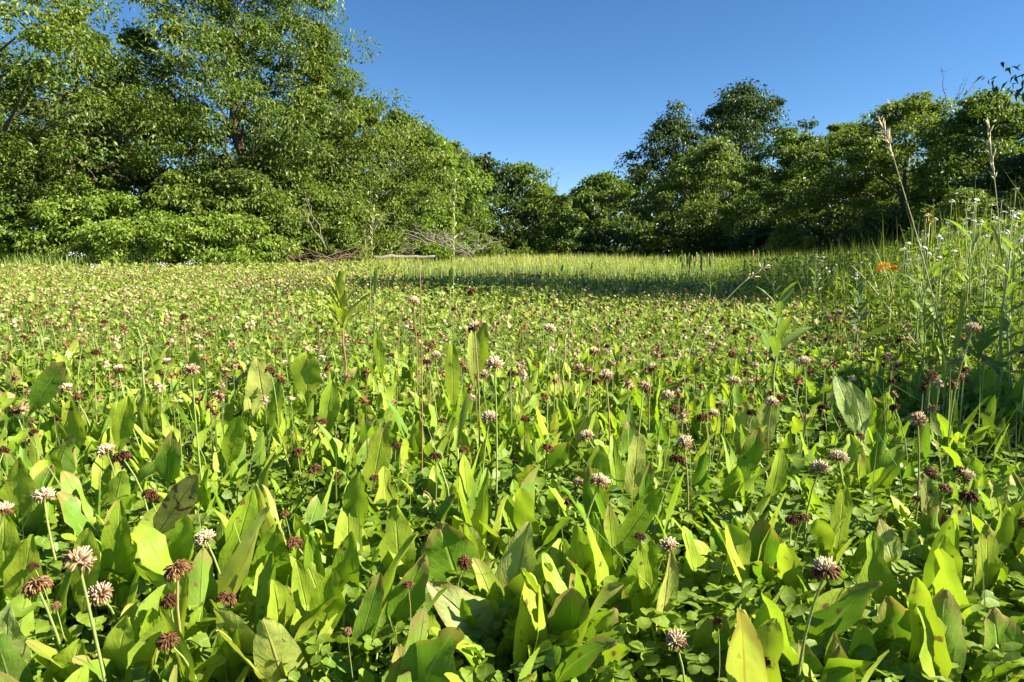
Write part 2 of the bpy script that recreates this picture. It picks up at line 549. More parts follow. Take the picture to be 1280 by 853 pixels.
# the wood on the side that faces the sun
T('broadleaf tree with drooping sprays cut off by the left picture edge', 'tree', -40, -150, 330, 16.5, M_t_mid, 101, leaf=0.11, n_clump=160, per=230, base=0.1, droop=0.4, clump=0.13)
T('thin crowned tree showing bare forked limbs against the sky, second from left', 'tree', 92, 6, 200, 18.5, M_t_mid, 102, leaf=0.105, n_clump=95, per=220, base=0.12, clump=0.12, limb_vis=70, droop=0.6)
T('sparse yellowish tree with open twiggy top beside the tallest tree', 'tree', 168, 22, 150, 20.0, M_t_yel, 103, leaf=0.105, n_clump=85, per=200, base=0.12, clump=0.12, limb_vis=70)
T('tallest tree, its dense crown running out of the top of the frame', 'tree', 292, -95, 265, 19.5, M_t_mid, 104, leaf=0.112, n_clump=225, per=235, base=0.12, droop=0.5, clump=0.125, limb_vis=60, shell=0.66, aspect=0.5)
T('leafy tree with feathery arching top on the shoulder of the tallest tree', 'tree', 392, 28, 150, 20.5, M_t_yel, 105, leaf=0.12, n_clump=140, per=170, base=0.06, clump=0.14, aspect=0.45)
T('rounded olive green tree just behind the dry brush heap', 'tree', 452, 118, 140, 23.0, M_t_yel, 106, leaf=0.125, n_clump=130, per=150, base=0.03, clump=0.15)
T('upright mid green tree behind the fallen branches', 'tree', 500, 134, 140, 27.0, M_t_mid, 107, leaf=0.15, n_clump=120, per=125, base=0.03, clump=0.15)
T('bright large leaved tree right behind the long grey log', 'tree', 542, 160, 110, 29.0, M_t_bri, 108, leaf=0.21, n_clump=110, per=100, base=0.02, clump=0.15)
T('narrow sunlit tree at the far corner of the sunlit wood', 'tree', 566, 172, 100, 33.0, M_t_mid, 109, leaf=0.17, n_clump=100, per=120, base=0.02, clump=0.16)
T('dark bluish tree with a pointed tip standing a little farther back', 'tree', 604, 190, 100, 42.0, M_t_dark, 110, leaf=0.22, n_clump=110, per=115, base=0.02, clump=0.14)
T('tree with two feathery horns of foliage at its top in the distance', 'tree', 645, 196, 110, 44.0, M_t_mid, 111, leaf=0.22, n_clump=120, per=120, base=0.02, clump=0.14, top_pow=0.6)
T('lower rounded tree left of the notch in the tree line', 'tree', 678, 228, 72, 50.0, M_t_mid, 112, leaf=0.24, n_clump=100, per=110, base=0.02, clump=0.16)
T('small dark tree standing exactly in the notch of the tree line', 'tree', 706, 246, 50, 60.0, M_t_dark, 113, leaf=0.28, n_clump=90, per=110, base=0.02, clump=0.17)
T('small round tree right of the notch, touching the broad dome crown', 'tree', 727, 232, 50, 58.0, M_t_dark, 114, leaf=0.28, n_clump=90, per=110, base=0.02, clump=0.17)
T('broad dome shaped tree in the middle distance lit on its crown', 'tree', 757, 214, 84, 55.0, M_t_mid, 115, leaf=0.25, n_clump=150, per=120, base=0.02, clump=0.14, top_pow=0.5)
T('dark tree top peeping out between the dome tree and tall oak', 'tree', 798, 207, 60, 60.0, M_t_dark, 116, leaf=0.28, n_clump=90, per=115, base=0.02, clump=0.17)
# the wood whose shaded side faces the camera
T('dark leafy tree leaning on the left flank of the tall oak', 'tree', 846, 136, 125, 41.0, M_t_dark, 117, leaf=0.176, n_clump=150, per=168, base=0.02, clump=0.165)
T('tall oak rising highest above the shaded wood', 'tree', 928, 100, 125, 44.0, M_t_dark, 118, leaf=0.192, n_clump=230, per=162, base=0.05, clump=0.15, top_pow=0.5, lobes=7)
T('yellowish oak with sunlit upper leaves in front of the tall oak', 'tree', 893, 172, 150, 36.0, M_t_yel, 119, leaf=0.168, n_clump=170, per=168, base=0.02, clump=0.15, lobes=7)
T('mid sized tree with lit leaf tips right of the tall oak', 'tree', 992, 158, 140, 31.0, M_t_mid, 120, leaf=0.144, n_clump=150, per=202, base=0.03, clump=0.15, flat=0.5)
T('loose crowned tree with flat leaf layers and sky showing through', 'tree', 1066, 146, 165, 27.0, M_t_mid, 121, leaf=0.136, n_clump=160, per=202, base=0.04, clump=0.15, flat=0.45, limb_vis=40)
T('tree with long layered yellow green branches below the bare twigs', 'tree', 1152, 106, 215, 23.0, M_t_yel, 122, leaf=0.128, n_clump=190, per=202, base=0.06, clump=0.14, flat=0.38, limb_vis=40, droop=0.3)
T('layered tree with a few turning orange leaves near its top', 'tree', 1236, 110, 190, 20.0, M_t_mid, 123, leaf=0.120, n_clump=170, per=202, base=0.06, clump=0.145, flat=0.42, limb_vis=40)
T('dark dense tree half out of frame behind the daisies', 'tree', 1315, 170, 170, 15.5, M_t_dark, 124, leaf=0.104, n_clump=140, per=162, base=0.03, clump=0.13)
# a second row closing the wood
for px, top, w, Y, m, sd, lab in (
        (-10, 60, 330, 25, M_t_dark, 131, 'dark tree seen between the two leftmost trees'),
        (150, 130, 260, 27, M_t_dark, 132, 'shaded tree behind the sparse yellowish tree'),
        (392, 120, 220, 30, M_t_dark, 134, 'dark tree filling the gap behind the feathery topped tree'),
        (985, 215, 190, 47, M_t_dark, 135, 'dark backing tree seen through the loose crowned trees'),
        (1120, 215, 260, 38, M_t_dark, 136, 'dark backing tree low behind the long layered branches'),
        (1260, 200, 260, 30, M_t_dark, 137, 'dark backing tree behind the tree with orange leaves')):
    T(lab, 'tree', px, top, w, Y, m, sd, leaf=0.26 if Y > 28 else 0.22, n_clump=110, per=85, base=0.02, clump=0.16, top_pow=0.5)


def shrub(label, px, top, wpx, Y, mat, seed, leaf=0.09, n=60, per=110, group=None, **k):
    k.setdefault('clump', 0.2)
    return build_tree('shrub', label, 'shrub', px, top, wpx, Y, mat, seed, leaf=leaf, n_clump=n, per=per, base=0.02, group=group, top_pow=0.45, limb_vis=14, trunk_r=0.03, **k)


BS = 'bright shrubs along the foot of the sunlit wood'
for i, (px, top, w, Y, m, lab) in enumerate((
        (-20, 236, 150, 16.0, M_t_bri, 'leafy bright shrub at the left picture edge under drooping branches'),
        (70, 244, 140, 15.6, M_t_bri, 'bright green shrub with one dark hollow in its side'),
        (135, 240, 130, 16.2, M_t_bri, 'taller bright shrub beneath the tangle of dead branches'),
        (200, 262, 130, 15.6, M_t_bri, 'low wide bright shrub above the white wildflowers'),
        (285, 268, 120, 16.0, M_t_bri, 'rounded shrub with dark gaps at its foot below the tallest tree'),
        (345, 250, 110, 18.5, M_t_mid, 'deep green shrub beside the leaning dead stem'),
        (395, 262, 90, 19.0, M_t_mid, 'shrub with bluish leaves right above the dry brush heap'),
        (440, 258, 90, 22.0, M_t_yel, 'yellowish shrub between the brush heap and the pale stalk'),
        (540, 306, 40, 22.2, M_t_bri, 'low bright bush growing through the fallen branches'),
        (590, 288, 60, 31.0, M_t_yel, 'olive bush at the end of the fallen branches'),
        (5, 165, 170, 17.0, M_t_bri, 'high shrub of large leaves under the leftmost tree'),
        (62, 196, 110, 16.7, M_t_yel, 'pointed bright shrub rising left of the branch tangle'),
        (112, 214, 90, 16.5, M_t_bri, 'narrow bright shrub directly below the branch tangle'),
        (250, 205, 120, 17.6, M_t_mid, 'loose shrub at the trunk of the tallest tree'),
        (305, 212, 110, 17.8, M_t_yel, 'yellowish loose shrub between the tallest tree and the leaning dead stem'),
        (372, 196, 120, 19.4, M_t_mid, 'tall leafy bush behind the leaning dead stem'),
        (425, 206, 110, 21.0, M_t_yel, 'tall yellowish bush behind the shorter pale stalk'),
        (487, 215, 100, 24.6, M_t_bri, 'tall bright bush behind the arched dead bough'),
        (130, 150, 170, 19.5, M_t_mid, 'brambly high shrub behind the dead branch tangle'),
        (330, 190, 150, 20.5, M_t_yel, 'high yellowish undergrowth bush under the tallest tree'))):
    shrub(lab, px, top, w, Y, m, 200 + i, leaf=0.10 if Y < 17 else 0.12, n=80, per=90, group=BS, clump=0.17)
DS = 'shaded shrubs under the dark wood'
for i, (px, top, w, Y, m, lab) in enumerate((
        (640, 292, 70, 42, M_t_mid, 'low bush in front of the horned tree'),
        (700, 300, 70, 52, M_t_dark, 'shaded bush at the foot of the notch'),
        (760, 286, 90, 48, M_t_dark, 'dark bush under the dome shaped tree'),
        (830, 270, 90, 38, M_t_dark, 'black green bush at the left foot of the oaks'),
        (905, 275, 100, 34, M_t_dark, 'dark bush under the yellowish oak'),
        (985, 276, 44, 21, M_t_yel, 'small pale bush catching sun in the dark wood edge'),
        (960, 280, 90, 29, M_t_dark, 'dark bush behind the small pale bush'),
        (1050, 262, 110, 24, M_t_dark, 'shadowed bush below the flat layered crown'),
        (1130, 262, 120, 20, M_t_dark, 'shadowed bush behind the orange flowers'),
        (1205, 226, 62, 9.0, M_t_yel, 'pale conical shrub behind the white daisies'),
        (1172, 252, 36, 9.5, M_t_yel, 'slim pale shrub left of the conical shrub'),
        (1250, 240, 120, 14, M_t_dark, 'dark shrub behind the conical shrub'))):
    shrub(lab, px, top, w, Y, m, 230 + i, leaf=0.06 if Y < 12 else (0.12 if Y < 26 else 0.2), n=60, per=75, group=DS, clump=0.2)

# trees beyond the frame that cast the shade lying on the field and reach in with a twig
def shade_tree(label, X, Y, H, wid, seed, base=0.25, per=110, n=120, leaf=0.12, mat=None):
    px, top = proj((X, Y, H))
    return build_tree('broadleaf_tree', label, 'tree', px, top, wid * 2 * FPX / Y, Y, mat or M_t_dark, seed, leaf=leaf, n_clump=n, per=per, base=base, clump=0.14)


edge_tree = shade_tree('dark tree beyond the right edge reaching in with one leafy twig', 8.6, 5.0, 7.6, 2.0, 150, base=0.62, n=120, per=100)
_mb = MB()
_rg = np.random.default_rng(151)
_tip = at(1268, 98, 5.4) - np.array(edge_tree.location)
_root = np.array([-0.6, 0.1, 2.6])
_line = curve_pts(_root, _tip, 9, sag=(0, 0, 0.25))
tube(_mb, _line, np.linspace(0.03, 0.005, 9), 5, 0.5, 1)
for _q in range(5):
    sprays(_mb, _line[3:] + _rg.normal(0, 0.08, (6, 3)), np.full(6, 0.14), 14, 0.075, _rg, 0.8, 0.9, 0.4, 0, 0.28)
link('branch', _mb.mesh('branch', [M_t_dark, M_bark], smooth=False), edge_tree)
shade_tree('slender young tree outside the frame shading the plants beside it', 5.6, 0.78, 3.6, 0.8, 152, base=0.3, n=36, per=60, leaf=0.12)


for _i, (_x, _y, _h) in enumerate(((15.5, 14.0, 7.5), (20.5, 19.0, 8.5), (27.0, 25.0, 9.0))):
    shade_tree(('tree next in the dark wood beyond the frame, the nearest', 'tree next in the dark wood beyond the frame, the middle one',
                'tree next in the dark wood beyond the frame, the far one')[_i], _x, _y, _h, 2.6, 160 + _i, base=0.03, leaf=0.24, per=50)

# ------------------------------------------------------------------ dead wood
def dead_branch(mb, p0, p1, r0, rg, twigs=4, mat=0, wob=0.03):
    ln = np.linalg.norm(np.asarray(p1) - p0)
    P = curve_pts(p0, p1, 8, sag=(0, 0, 0.05 * ln), wob=wob * ln * 0.6, rg=rg)
    tube(mb, P, np.linspace(r0, r0 * 0.25, 8), 6, rg.uniform(), mat)
    d = nrm(P[-1] - P[0])
    for _ in range(twigs):
        i = rg.integers(2, 7)
        q = P[i] + (d * rg.uniform(0.1, 0.5) + rg.normal(0, 0.35, 3)) * ln * 0.3
        tube(mb, curve_pts(P[i], q, 4, wob=0.02 * ln, rg=rg), np.linspace(r0 * 0.45, r0 * 0.12, 4), 4, rg.uniform(), mat)


def brush_pile(label, px0, px1, Y, height, n, r, seed, mat, log=False):
    rg = np.random.default_rng(seed)
    a, b = at(px0, 315, Y), at(px1, 315, Y)
    mid = (a + b) / 2
    root = link('brush_pile', None, loc=(mid[0], Y, 0))
    tag(root, label, 'brush pile')
    w = (b[0] - a[0]) / 2
    for k in range(n):
        mb = MB()
        x0 = rg.uniform(-w, w * 0.7)
        z0 = rg.uniform(0.05, 0.55) * height * (1 - 0.5 * abs(x0) / w)
        dx = rg.uniform(0.5, 1.1) * w * rg.choice([-1, 1])
        dz = rg.uniform(-0.15, 0.75) * height
        p0 = np.array([x0, rg.uniform(-0.8, 0.5), z0])
        p1 = p0 + np.array([dx, rg.uniform(-0.5, 0.6), dz])
        p1[0] = np.clip(p1[0], -w * 1.15, w * 1.15)
        p1[2] = np.clip(p1[2], 0.05, height)
        dead_branch(mb, p0, p1, r * rg.uniform(0.5, 1.3), rg, 5)
        link('branch', mb.mesh('branch', mat), root)
    return root


brush_pile('pile of bleached fallen branches in front of the bright large leaved tree', 470, 618, 23.0, 1.3, 44, 0.026, 301, M_dead)
brush_pile('reddish brown heap of dry brush at the foot of the sunlit wood', 362, 452, 17.6, 0.75, 26, 0.016, 302, M_deadred)
_mb = MB()
tube(_mb, curve_pts(at(468, 322, 21.0), at(548, 319.5, 21.6), 9, wob=0.05), np.linspace(0.06, 0.035, 9), 9, 0.6)
_o = link('fallen_log', _mb.mesh('fallen_log', M_dead))
tag(_o, 'long grey log lying in the grass before the fallen branches', 'log')
for lab, pts, Y, r, m, sd in (
        ('tangle of bare reddish branches hanging in the bright shrubs', [(95, 232, 60, 130), (120, 225, 78, 178), (85, 200, 130, 160), (100, 205, 158, 222), (110, 190, 88, 140), (70, 170, 125, 185), (105, 182, 120, 132)], 16.2, 0.013, M_deadred, 311),
        ('leaning dead stem forked above the deep green shrub', [(345, 322, 318, 290), (408, 312, 382, 250), (402, 300, 372, 262)], 17.2, 0.025, M_dead, 312),
        ('arched dead bough over the yellowish shrub', [(455, 290, 492, 266), (458, 296, 486, 276), (450, 300, 478, 268)], 20.5, 0.025, M_dead, 313),
        ('bare dead treetop rising out of the notch in the tree line', [(690, 262, 680, 214), (692, 258, 700, 216), (690, 262, 672, 226), (690, 255, 688, 210)], 53.0, 0.05, M_bark, 314),
        ('two bare twigs standing above the layered branches', [(1182, 135, 1178, 84), (1196, 132, 1212, 92), (1200, 128, 1222, 100), (1192, 135, 1206, 96)], 21.0, 0.013, M_bark, 315)):
    rg = np.random.default_rng(sd)
    base = at(pts[0][0], pts[0][1], Y)
    root = link('dead_branch', None, loc=(base[0], Y, 0))
    tag(root, lab, 'dead branch')
    stem = MB()
    tube(stem, curve_pts((0, 0.3, 0), base - np.array(root.location), 5), np.linspace(r * 1.5, r, 5), 6, 0.5)
    link('stem', stem.mesh('stem', m), root)
    for x0, y0, x1, y1 in pts:
        mb = MB()
        dead_branch(mb, at(x0, y0, Y) - np.array(root.location), at(x1, y1, Y + rg.uniform(-0.4, 0.3)) - np.array(root.location), r * rg.uniform(0.6, 1.1), rg, 4)
        link('branch', mb.mesh('branch', m), root)

# ------------------------------------------------------------------ things that share the label scheme below
ITEMS = []       # (object, look and noun, group, px, py)
LAND = []        # (phrase, px, py, object)


def landmark(phrase, px, py, o=None):
    LAND.append((phrase, px, py, o))


# ------------------------------------------------------------------ leaves
def leaf_shape(L, W, bend, fold, wave, seed, petiole=0.16, kind='lance', lean=0.0, nv=13, twist=0.0):
    """A leaf growing up +Z from the origin, bending towards +Y, width along X: (V, F, uv, tint)."""
    rg = np.random.default_rng(seed)
    t = 1 - (1 - np.linspace(0, 1, nv)) ** 1.55
    th = lean + bend * t ** 1.4
    ds = L * np.diff(t)
    y = np.concatenate([[0], np.cumsum(np.sin(th[:-1]) * ds)])
    z = np.concatenate([[0], np.cumsum(np.cos(th[:-1]) * ds)])
    s = np.clip((t - petiole) / (1 - petiole), 0, 1)
    if kind == 'lance':
        w = np.abs(np.sin(PI * s ** 1.05)) ** 0.56
    elif kind == 'ovate':
        w = np.sin(PI * s ** 0.62) ** 0.62
    elif kind == 'obovate':
        w = np.abs(np.sin(PI * s ** 1.4)) ** 0.5
    else:
        w = np.clip(np.sin(PI * s ** 0.9), 0, 1) ** 0.42
    w = np.maximum(w * W / 2, 0.0016 * (1 + (t < petiole)))
    w[-1] = W * 0.05
    wl_, wr_ = w * (1 + rg.normal(0, 0.065, nv)), w * (1 + rg.normal(0, 0.065, nv))
    if rg.uniform() < 0.5:
        for ww_ in (wl_, wr_):
            ww_[rg.integers(4, nv - 2)] *= rg.uniform(0.55, 0.85)
    us = np.array([-1, -0.55, 0, 0.55, 1])
    ph = rg.uniform(0, 2 * PI, 2)
    fq = rg.uniform(9, 19)
    V, uv = [], []
    for i in range(nv):
        nn = np.array([0, -math.cos(th[i]), math.sin(th[i])])
        for u in us:
            f = fold * (0.4 + 0.6 * s[i])
            wi = wl_[i] if u < 0 else wr_[i]
            off = abs(u) * wi * math.sin(f) + wave * W * u * u * math.sin(fq * t[i] + ph[0] + (1.3 if u > 0 else 0)) * (s[i] > 0) * math.sin(PI * s[i])
            off += 0.05 * W * math.sin(23 * t[i] + 2.0 * u + ph[1]) * (1 - abs(u)) * abs(u) * 4 * (s[i] > 0)
            a = twist * t[i]
            px = u * wi * math.cos(f)
            p = np.array([px * math.cos(a), y[i] + px * math.sin(a), z[i]]) + nn * off
            V.append(p)
            uv.append(((u + 1) / 2, t[i]))
    F = []
    for i in range(nv - 1):
        for j in range(4):
            F.append((i * 5 + j, i * 5 + j + 1, (i + 1) * 5 + j + 1, (i + 1) * 5 + j))
    return np.array(V), np.array(F), np.array(uv)


def leaf_mesh(mat, *a, **k):
    mb = MB()
    V, F, uv = leaf_shape(*a, **k)
    mb.add(V, F, uv)
    return mb.mesh('leaf', mat)


# hero broad leaves: every leaf given by its tip and base on the photograph, tip height, width in photo pixels
def hero_plant(name, label, cat, leaves, phrase=None, mat=M_dock, group='broad leaved plants in the field'):
    """leaves: (tip px, tip py, base px, base py, tip height, width px, fold, bend, roll, kind[, material])"""
    first = leaves[0]
    Y = depth_for(first[0], first[1], first[4])
    b = at(first[2], first[3], Y)
    root = link(name, None, loc=(b[0], Y, 0))
    tag(root, label, cat, group)
    for k, lf in enumerate(leaves):
        tx, ty, bx, by, tz, wp, fold, bend, roll, kind = lf[:10]
        m = lf[10] if len(lf) > 10 else mat
        Yl = depth_for(tx, ty, tz)
        tip, base = at(tx, ty, Yl), at(bx, by, Yl + 0.02)
        if base[2] > 0.03:                              # carry the stalk on down to the soil
            d = tip - base
            base = base - d * ((base[2] - 0.0) / max(d[2], 0.02)) if d[2] > 0.03 else base
            if np.linalg.norm(tip - base) > 0.30:
                base = tip - nrm(tip - base) * 0.30
        d = tip - base
        Ln = np.linalg.norm(d)
        vis = np.linalg.norm(tip - at(bx, by, Yl + 0.02))
        pet = float(np.clip(1 - vis / Ln, 0.08, 0.6))
        V, F, uv = leaf_shape(1.0, wp * Yl / FPX / Ln, bend, fold, 0.10, 1000 + int(tx * 7 + ty), pet, kind, lean=-bend * 0.42)
        c = V[-3]
        z = nrm(c)
        x = nrm(np.cross(np.array([0, 1.0, 0]), z))
        B0 = np.stack([x, np.cross(z, x), z], -1)
        dz = nrm(d)
        x2 = nrm(np.cross(np.array([0, 1.0, 0.0]), dz))
        y2 = np.cross(dz, x2)
        cr, sr = math.cos(roll), math.sin(roll)
        x3, y3 = x2 * cr + y2 * sr, -x2 * sr + y2 * cr
        B1 = np.stack([x3, y3, dz], -1)
        s = Ln / np.linalg.norm(c)
        V = (V @ B0) @ B1.T * s
        mb = MB()
        mb.add(V, F, uv)
        link('leaf', mb.mesh('leaf', m), root, loc=base - np.array(root.location))
    cx, cy = (first[0] + first[2]) / 2, (first[1] + first[3]) / 2
    if phrase:
        landmark(phrase, cx, cy, root)
    return root


DN = 'broad_leaved_plant'
HP = [
    ('plant with one broad oval leaf folded over at its middle, brightest in front', 'the broad folded leaf', [
        (548, 652, 575, 735, 0.165, 80, 0.10, -0.15, 0.15, 'ovate'), (535, 728, 612, 800, 0.13, 62, 0.2, 0.4, 0.5, 'ovate', M_dock_grey),
        (619, 727, 612, 838, 0.12, 36, 0.35, 0.1, 0.1, 'lance'), (578, 748, 606, 835, 0.115, 26, 0.3, 0.2, -0.2, 'lance')]),
    ('plant with a tall pale crinkled leaf showing a red midrib', 'the crinkled red ribbed leaf', [
        (321, 448, 336, 540, 0.215, 36, 0.15, 0.15, 0.25, 'strap', M_dock_pale), (350, 475, 345, 545, 0.19, 24, 0.3, 0.3, -0.3, 'lance')]),
    ('plant with a slanting purple brown spotted leaf', 'the purple spotted leaf', [
        (246, 594, 196, 668, 0.185, 38, 0.1, 0.1, 0.2, 'lance', M_dock_purple), (234, 645, 222, 705, 0.16, 34, 0.2, 0.1, 0.0, 'lance')]),
    ('plant with two tall leaves leaning together like a tent', 'the tent shaped leaf pair', [
        (316, 612, 280, 735, 0.18, 42, 0.35, 0.35, 0.3, 'lance'), (319, 605, 348, 700, 0.185, 40, 0.45, -0.1, -0.3, 'lance', M_dock_pale),
        (345, 655, 330, 812, 0.15, 68, 0.25, 0.15, 0.1, 'ovate')]),
    ('plant with an upright oval leaf reaching above its neighbours', 'the upright oval leaf', [
        (606, 403, 596, 470, 0.275, 30, 0.2, 0.15, -0.3, 'ovate'), (590, 412, 592, 475, 0.265, 16, 0.2, 0.1, 0.3, 'strap', M_dock_pale)]),
    ('plant with a slim bright strap leaf beside the thin red stalk', 'the slim strap leaf', [
        (565, 428, 566, 505, 0.255, 20, 0.2, 0.1, 0.2, 'strap'), (580, 478, 574, 540, 0.2, 14, 0.3, 0.2, 0.2, 'lance')]),
    ('plant with a blunt upright leaf catching full sun', 'the blunt sunlit leaf', [
        (748, 556, 746, 640, 0.19, 34, 0.15, 0.2, 0.1, 'strap'), (735, 583, 742, 650, 0.17, 22, 0.3, 0.2, -0.2, 'strap')]),
    ('plant with a long leaf slanting up to the right over darker ones', 'the long slanting leaf', [
        (826, 610, 768, 700, 0.185, 44, 0.2, -0.2, 0.3, 'strap'), (742, 640, 752, 760, 0.165, 44, 0.25, 0.2, 0.0, 'ovate'),
        (720, 655, 740, 730, 0.165, 28, 0.3, 0.2, -0.3, 'lance'), (760, 630, 764, 740, 0.17, 30, 0.4, 0.2, 0.4, 'lance')]),
    ('plant with a pair of erect leaves, one pale and one yellow green', 'the pale and yellow pair', [
        (797, 540, 790, 625, 0.2, 28, 0.2, 0.1, 0.2, 'strap', M_dock_pale), (813, 577, 806, 625, 0.175, 22, 0.4, -0.2, 0.3, 'lance')]),
    ('plant with a glowing yellow pointed leaf beside a notched shorter one', 'the glowing pointed leaf', [
        (948, 534, 926, 607, 0.2, 32, 0.15, 0.1, 0.1, 'lance'), (926, 530, 933, 568, 0.2, 18, 0.3, 0.2, 0.3, 'lance'), (975, 560, 958, 625, 0.18, 28, 0.3, 0.3, 0.3, 'strap')]),
    ('plant with a yellow green leaf hooked at the tip', 'the hooked yellow leaf', [
        (1054, 606, 1042, 690, 0.17, 32, 0.2, 0.25, 0.2, 'lance'), (1022, 648, 1036, 700, 0.15, 32, 0.3, -0.2, -0.3, 'obovate')]),
    ('plant with a drab green grey crinkled leaf, half in shade', 'the grey crinkled leaf', [
        (1044, 470, 1060, 528, 0.235, 30, 0.2, 0.5, 0.1, 'lance', M_dock_grey), (1060, 478, 1074, 545, 0.22, 30, 0.3, 0.4, 0.3, 'lance', M_dock_grey)]),
    ('plant whose long mottled leaf has a pink midrib', 'the pink ribbed mottled leaf', [
        (1152, 592, 1172, 745, 0.175, 40, 0.3, 0.2, 0.2, 'lance', M_dock_purple), (1098, 648, 1108, 705, 0.15, 36, 0.1, 0.5, 0.2, 'ovate', M_dock_grey)]),
    ('plant with a wide toothed leaf glowing at the right', 'the wide toothed leaf', [
        (1232, 655, 1225, 760, 0.155, 56, 0.2, 0.3, 0.1, 'ovate'), (1255, 628, 1240, 690, 0.17, 36, 0.3, 0.2, 0.2, 'ovate'),
        (1180, 668, 1186, 760, 0.16, 36, 0.2, 0.2, -0.2, 'lance')]),
    ('plant with dark rounded leaves edged with light beside a bare gap', 'the dark rounded leaves', [
        (952, 648, 958, 740, 0.15, 46, 0.5, 0.3, -0.3, 'obovate'), (908, 655, 928, 735, 0.15, 42, 0.5, 0.3, 0.4, 'obovate')]),
    ('plant with a pale leaf carrying a cream flower at its tip', 'the pale twisted leaf', [
        (838, 690, 822, 800, 0.16, 36, 0.5, 0.1, 0.5, 'lance', M_dock_pale), (800, 678, 806, 740, 0.165, 22, 0.2, 0.3, 0.2, 'lance')]),
    ('plant with a yellowing leaf with a burnt tip', 'the burnt tip leaf', [
        (886, 772, 870, 836, 0.12, 30, 0.1, -0.1, 0.3, 'strap'), (905, 770, 900, 830, 0.115, 18, 0.3, 0.2, 0.2, 'lance')]),
    ('plant with a big rounded leaf cut by the bottom edge, right of the dark gap', 'the big rounded bottom leaf', [
        (765, 828, 770, 900, 0.1, 84, 0.1, 0.5, 0.1, 'ovate'), (715, 735, 718, 830, 0.135, 62, 0.3, 0.4, -0.2, 'obovate')]),
    ('plant with a large veined leaf standing at the bottom edge', 'the large veined bottom leaf', [
        (520, 785, 512, 900, 0.12, 58, 0.3, 0.2, 0.1, 'lance'), (528, 758, 545, 860, 0.125, 42, 0.3, 0.3, 0.4, 'lance')]),
    ('plant with long leaves leaning right around the slim brown flower', 'the right leaning leaves', [
        (531, 694, 480, 800, 0.16, 46, 0.3, 0.1, 0.3, 'lance'), (475, 716, 445, 815, 0.15, 32, 0.3, 0.2, 0.3, 'lance')]),
    ('plant with a broad leaf half shaded in a jagged shape', 'the half shaded leaf', [
        (494, 632, 500, 715, 0.17, 48, 0.15, 0.3, 0.1, 'ovate'), (480, 530, 465, 610, 0.2, 34, 0.3, 0.2, 0.2, 'lance'), (440, 665, 430, 755, 0.165, 44, 0.2, 0.2, -0.2, 'ovate')]),
    ('plant with a large dark leaf below the two red brown flowers', 'the large dark leaf', [
        (450, 590, 448, 660, 0.185, 36, 0.4, 0.2, -0.3, 'lance'), (415, 710, 405, 790, 0.15, 46, 0.3, 0.2, 0.2, 'lance')]),
    ('plant with a broad flat leaf rising behind the pinkish flower', 'the broad flat leaf', [
        (110, 660, 105, 760, 0.165, 40, 0.15, 0.1, 0.1, 'lance'), (40, 668, 28, 755, 0.165, 44, 0.2, 0.2, 0.2, 'ovate'),
        (150, 625, 150, 735, 0.175, 46, 0.4, 0.2, 0.2, 'ovate')]),
    ('plant with overlapping yellow green leaves at the left edge', 'the left edge leaves', [
        (5, 640, 12, 720, 0.17, 50, 0.2, 0.3, 0.2, 'ovate'), (25, 572, 30, 640, 0.185, 44, 0.2, 0.2, 0.0, 'ovate'), (100, 800, 90, 880, 0.11, 80, 0.2, 0.6, 0.1, 'ovate')]),
    ('plant with bluish shaded leaves at the bottom left corner', 'the corner leaves', [
        (12, 755, 15, 850, 0.13, 60, 0.2, 0.5, 0.2, 'ovate', M_dock_grey), (160, 770, 150, 870, 0.125, 66, 0.2, 0.5, -0.1, 'ovate'), (190, 760, 200, 860, 0.125, 36, 0.3, 0.2, 0.3, 'strap')]),
    ('plant with a long twisted leaf left of the bottom centre', 'the long twisted leaf', [
        (370, 700, 392, 800, 0.155, 34, 0.4, 0.2, 0.4, 'lance'), (388, 668, 402, 780, 0.165, 28, 0.3, 0.1, 0.2, 'strap'), (290, 768, 286, 850, 0.125, 44, 0.3, 0.3, 0.1, 'ovate')]),
    ('plant with upright green blades near the bottom right', 'the bottom right blades', [
        (1075, 780, 1066, 880, 0.12, 50, 0.3, 0.2, 0.2, 'lance'), (1042, 790, 1040, 870, 0.12, 28, 0.2, 0.1, 0.0, 'lance'), (1000, 800, 1010, 880, 0.115, 50, 0.4, 0.2, 0.3, 'ovate')]),
    ('plant with a yellow lit leaf cut by the bottom edge on the right', 'the yellow corner leaf', [
        (1155, 820, 1150, 880, 0.1, 60, 0.2, 0.5, 0.1, 'obovate'), (1240, 760, 1230, 850, 0.13, 90, 0.2, 0.6, 0.2, 'ovate'), (1110, 745, 1120, 830, 0.135, 80, 0.4, 0.5, -0.2, 'ovate')]),
    ('plant with two narrow erect leaves left of the pink stalked herb', 'the two narrow leaves', [
        (383, 440, 385, 500, 0.24, 40, 0.2, 0.2, 0.1, 'obovate'), (415, 475, 405, 545, 0.22, 26, 0.4, 0.2, 0.3, 'lance'), (470, 415, 478, 470, 0.26, 14, 0.2, 0.1, 0.2, 'lance')]),
    ('plant with pointed leaves in the left middle of the field', 'the left pointed leaves', [
        (80, 452, 42, 510, 0.225, 30, 0.3, 0.1, 0.3, 'lance'), (88, 500, 100, 560, 0.205, 30, 0.4, 0.1, 0.1, 'lance'), (160, 495, 150, 560, 0.205, 28, 0.4, 0.1, 0.3, 'lance'), (300, 520, 285, 580, 0.2, 26, 0.2, -0.1, 0.2, 'strap')]),
    ('plant with a lone blunt leaf bearing a faded flower in the left middle', 'the lone blunt leaf', [
        (243, 436, 241, 485, 0.235, 18, 0.15, 0.1, 0.1, 'strap'), (215, 540, 212, 600, 0.19, 34, 0.2, 0.2, 0.1, 'ovate')]),
]
for lab, phr, lv in HP:
    hero_plant(DN, lab, 'plant', lv, phr)

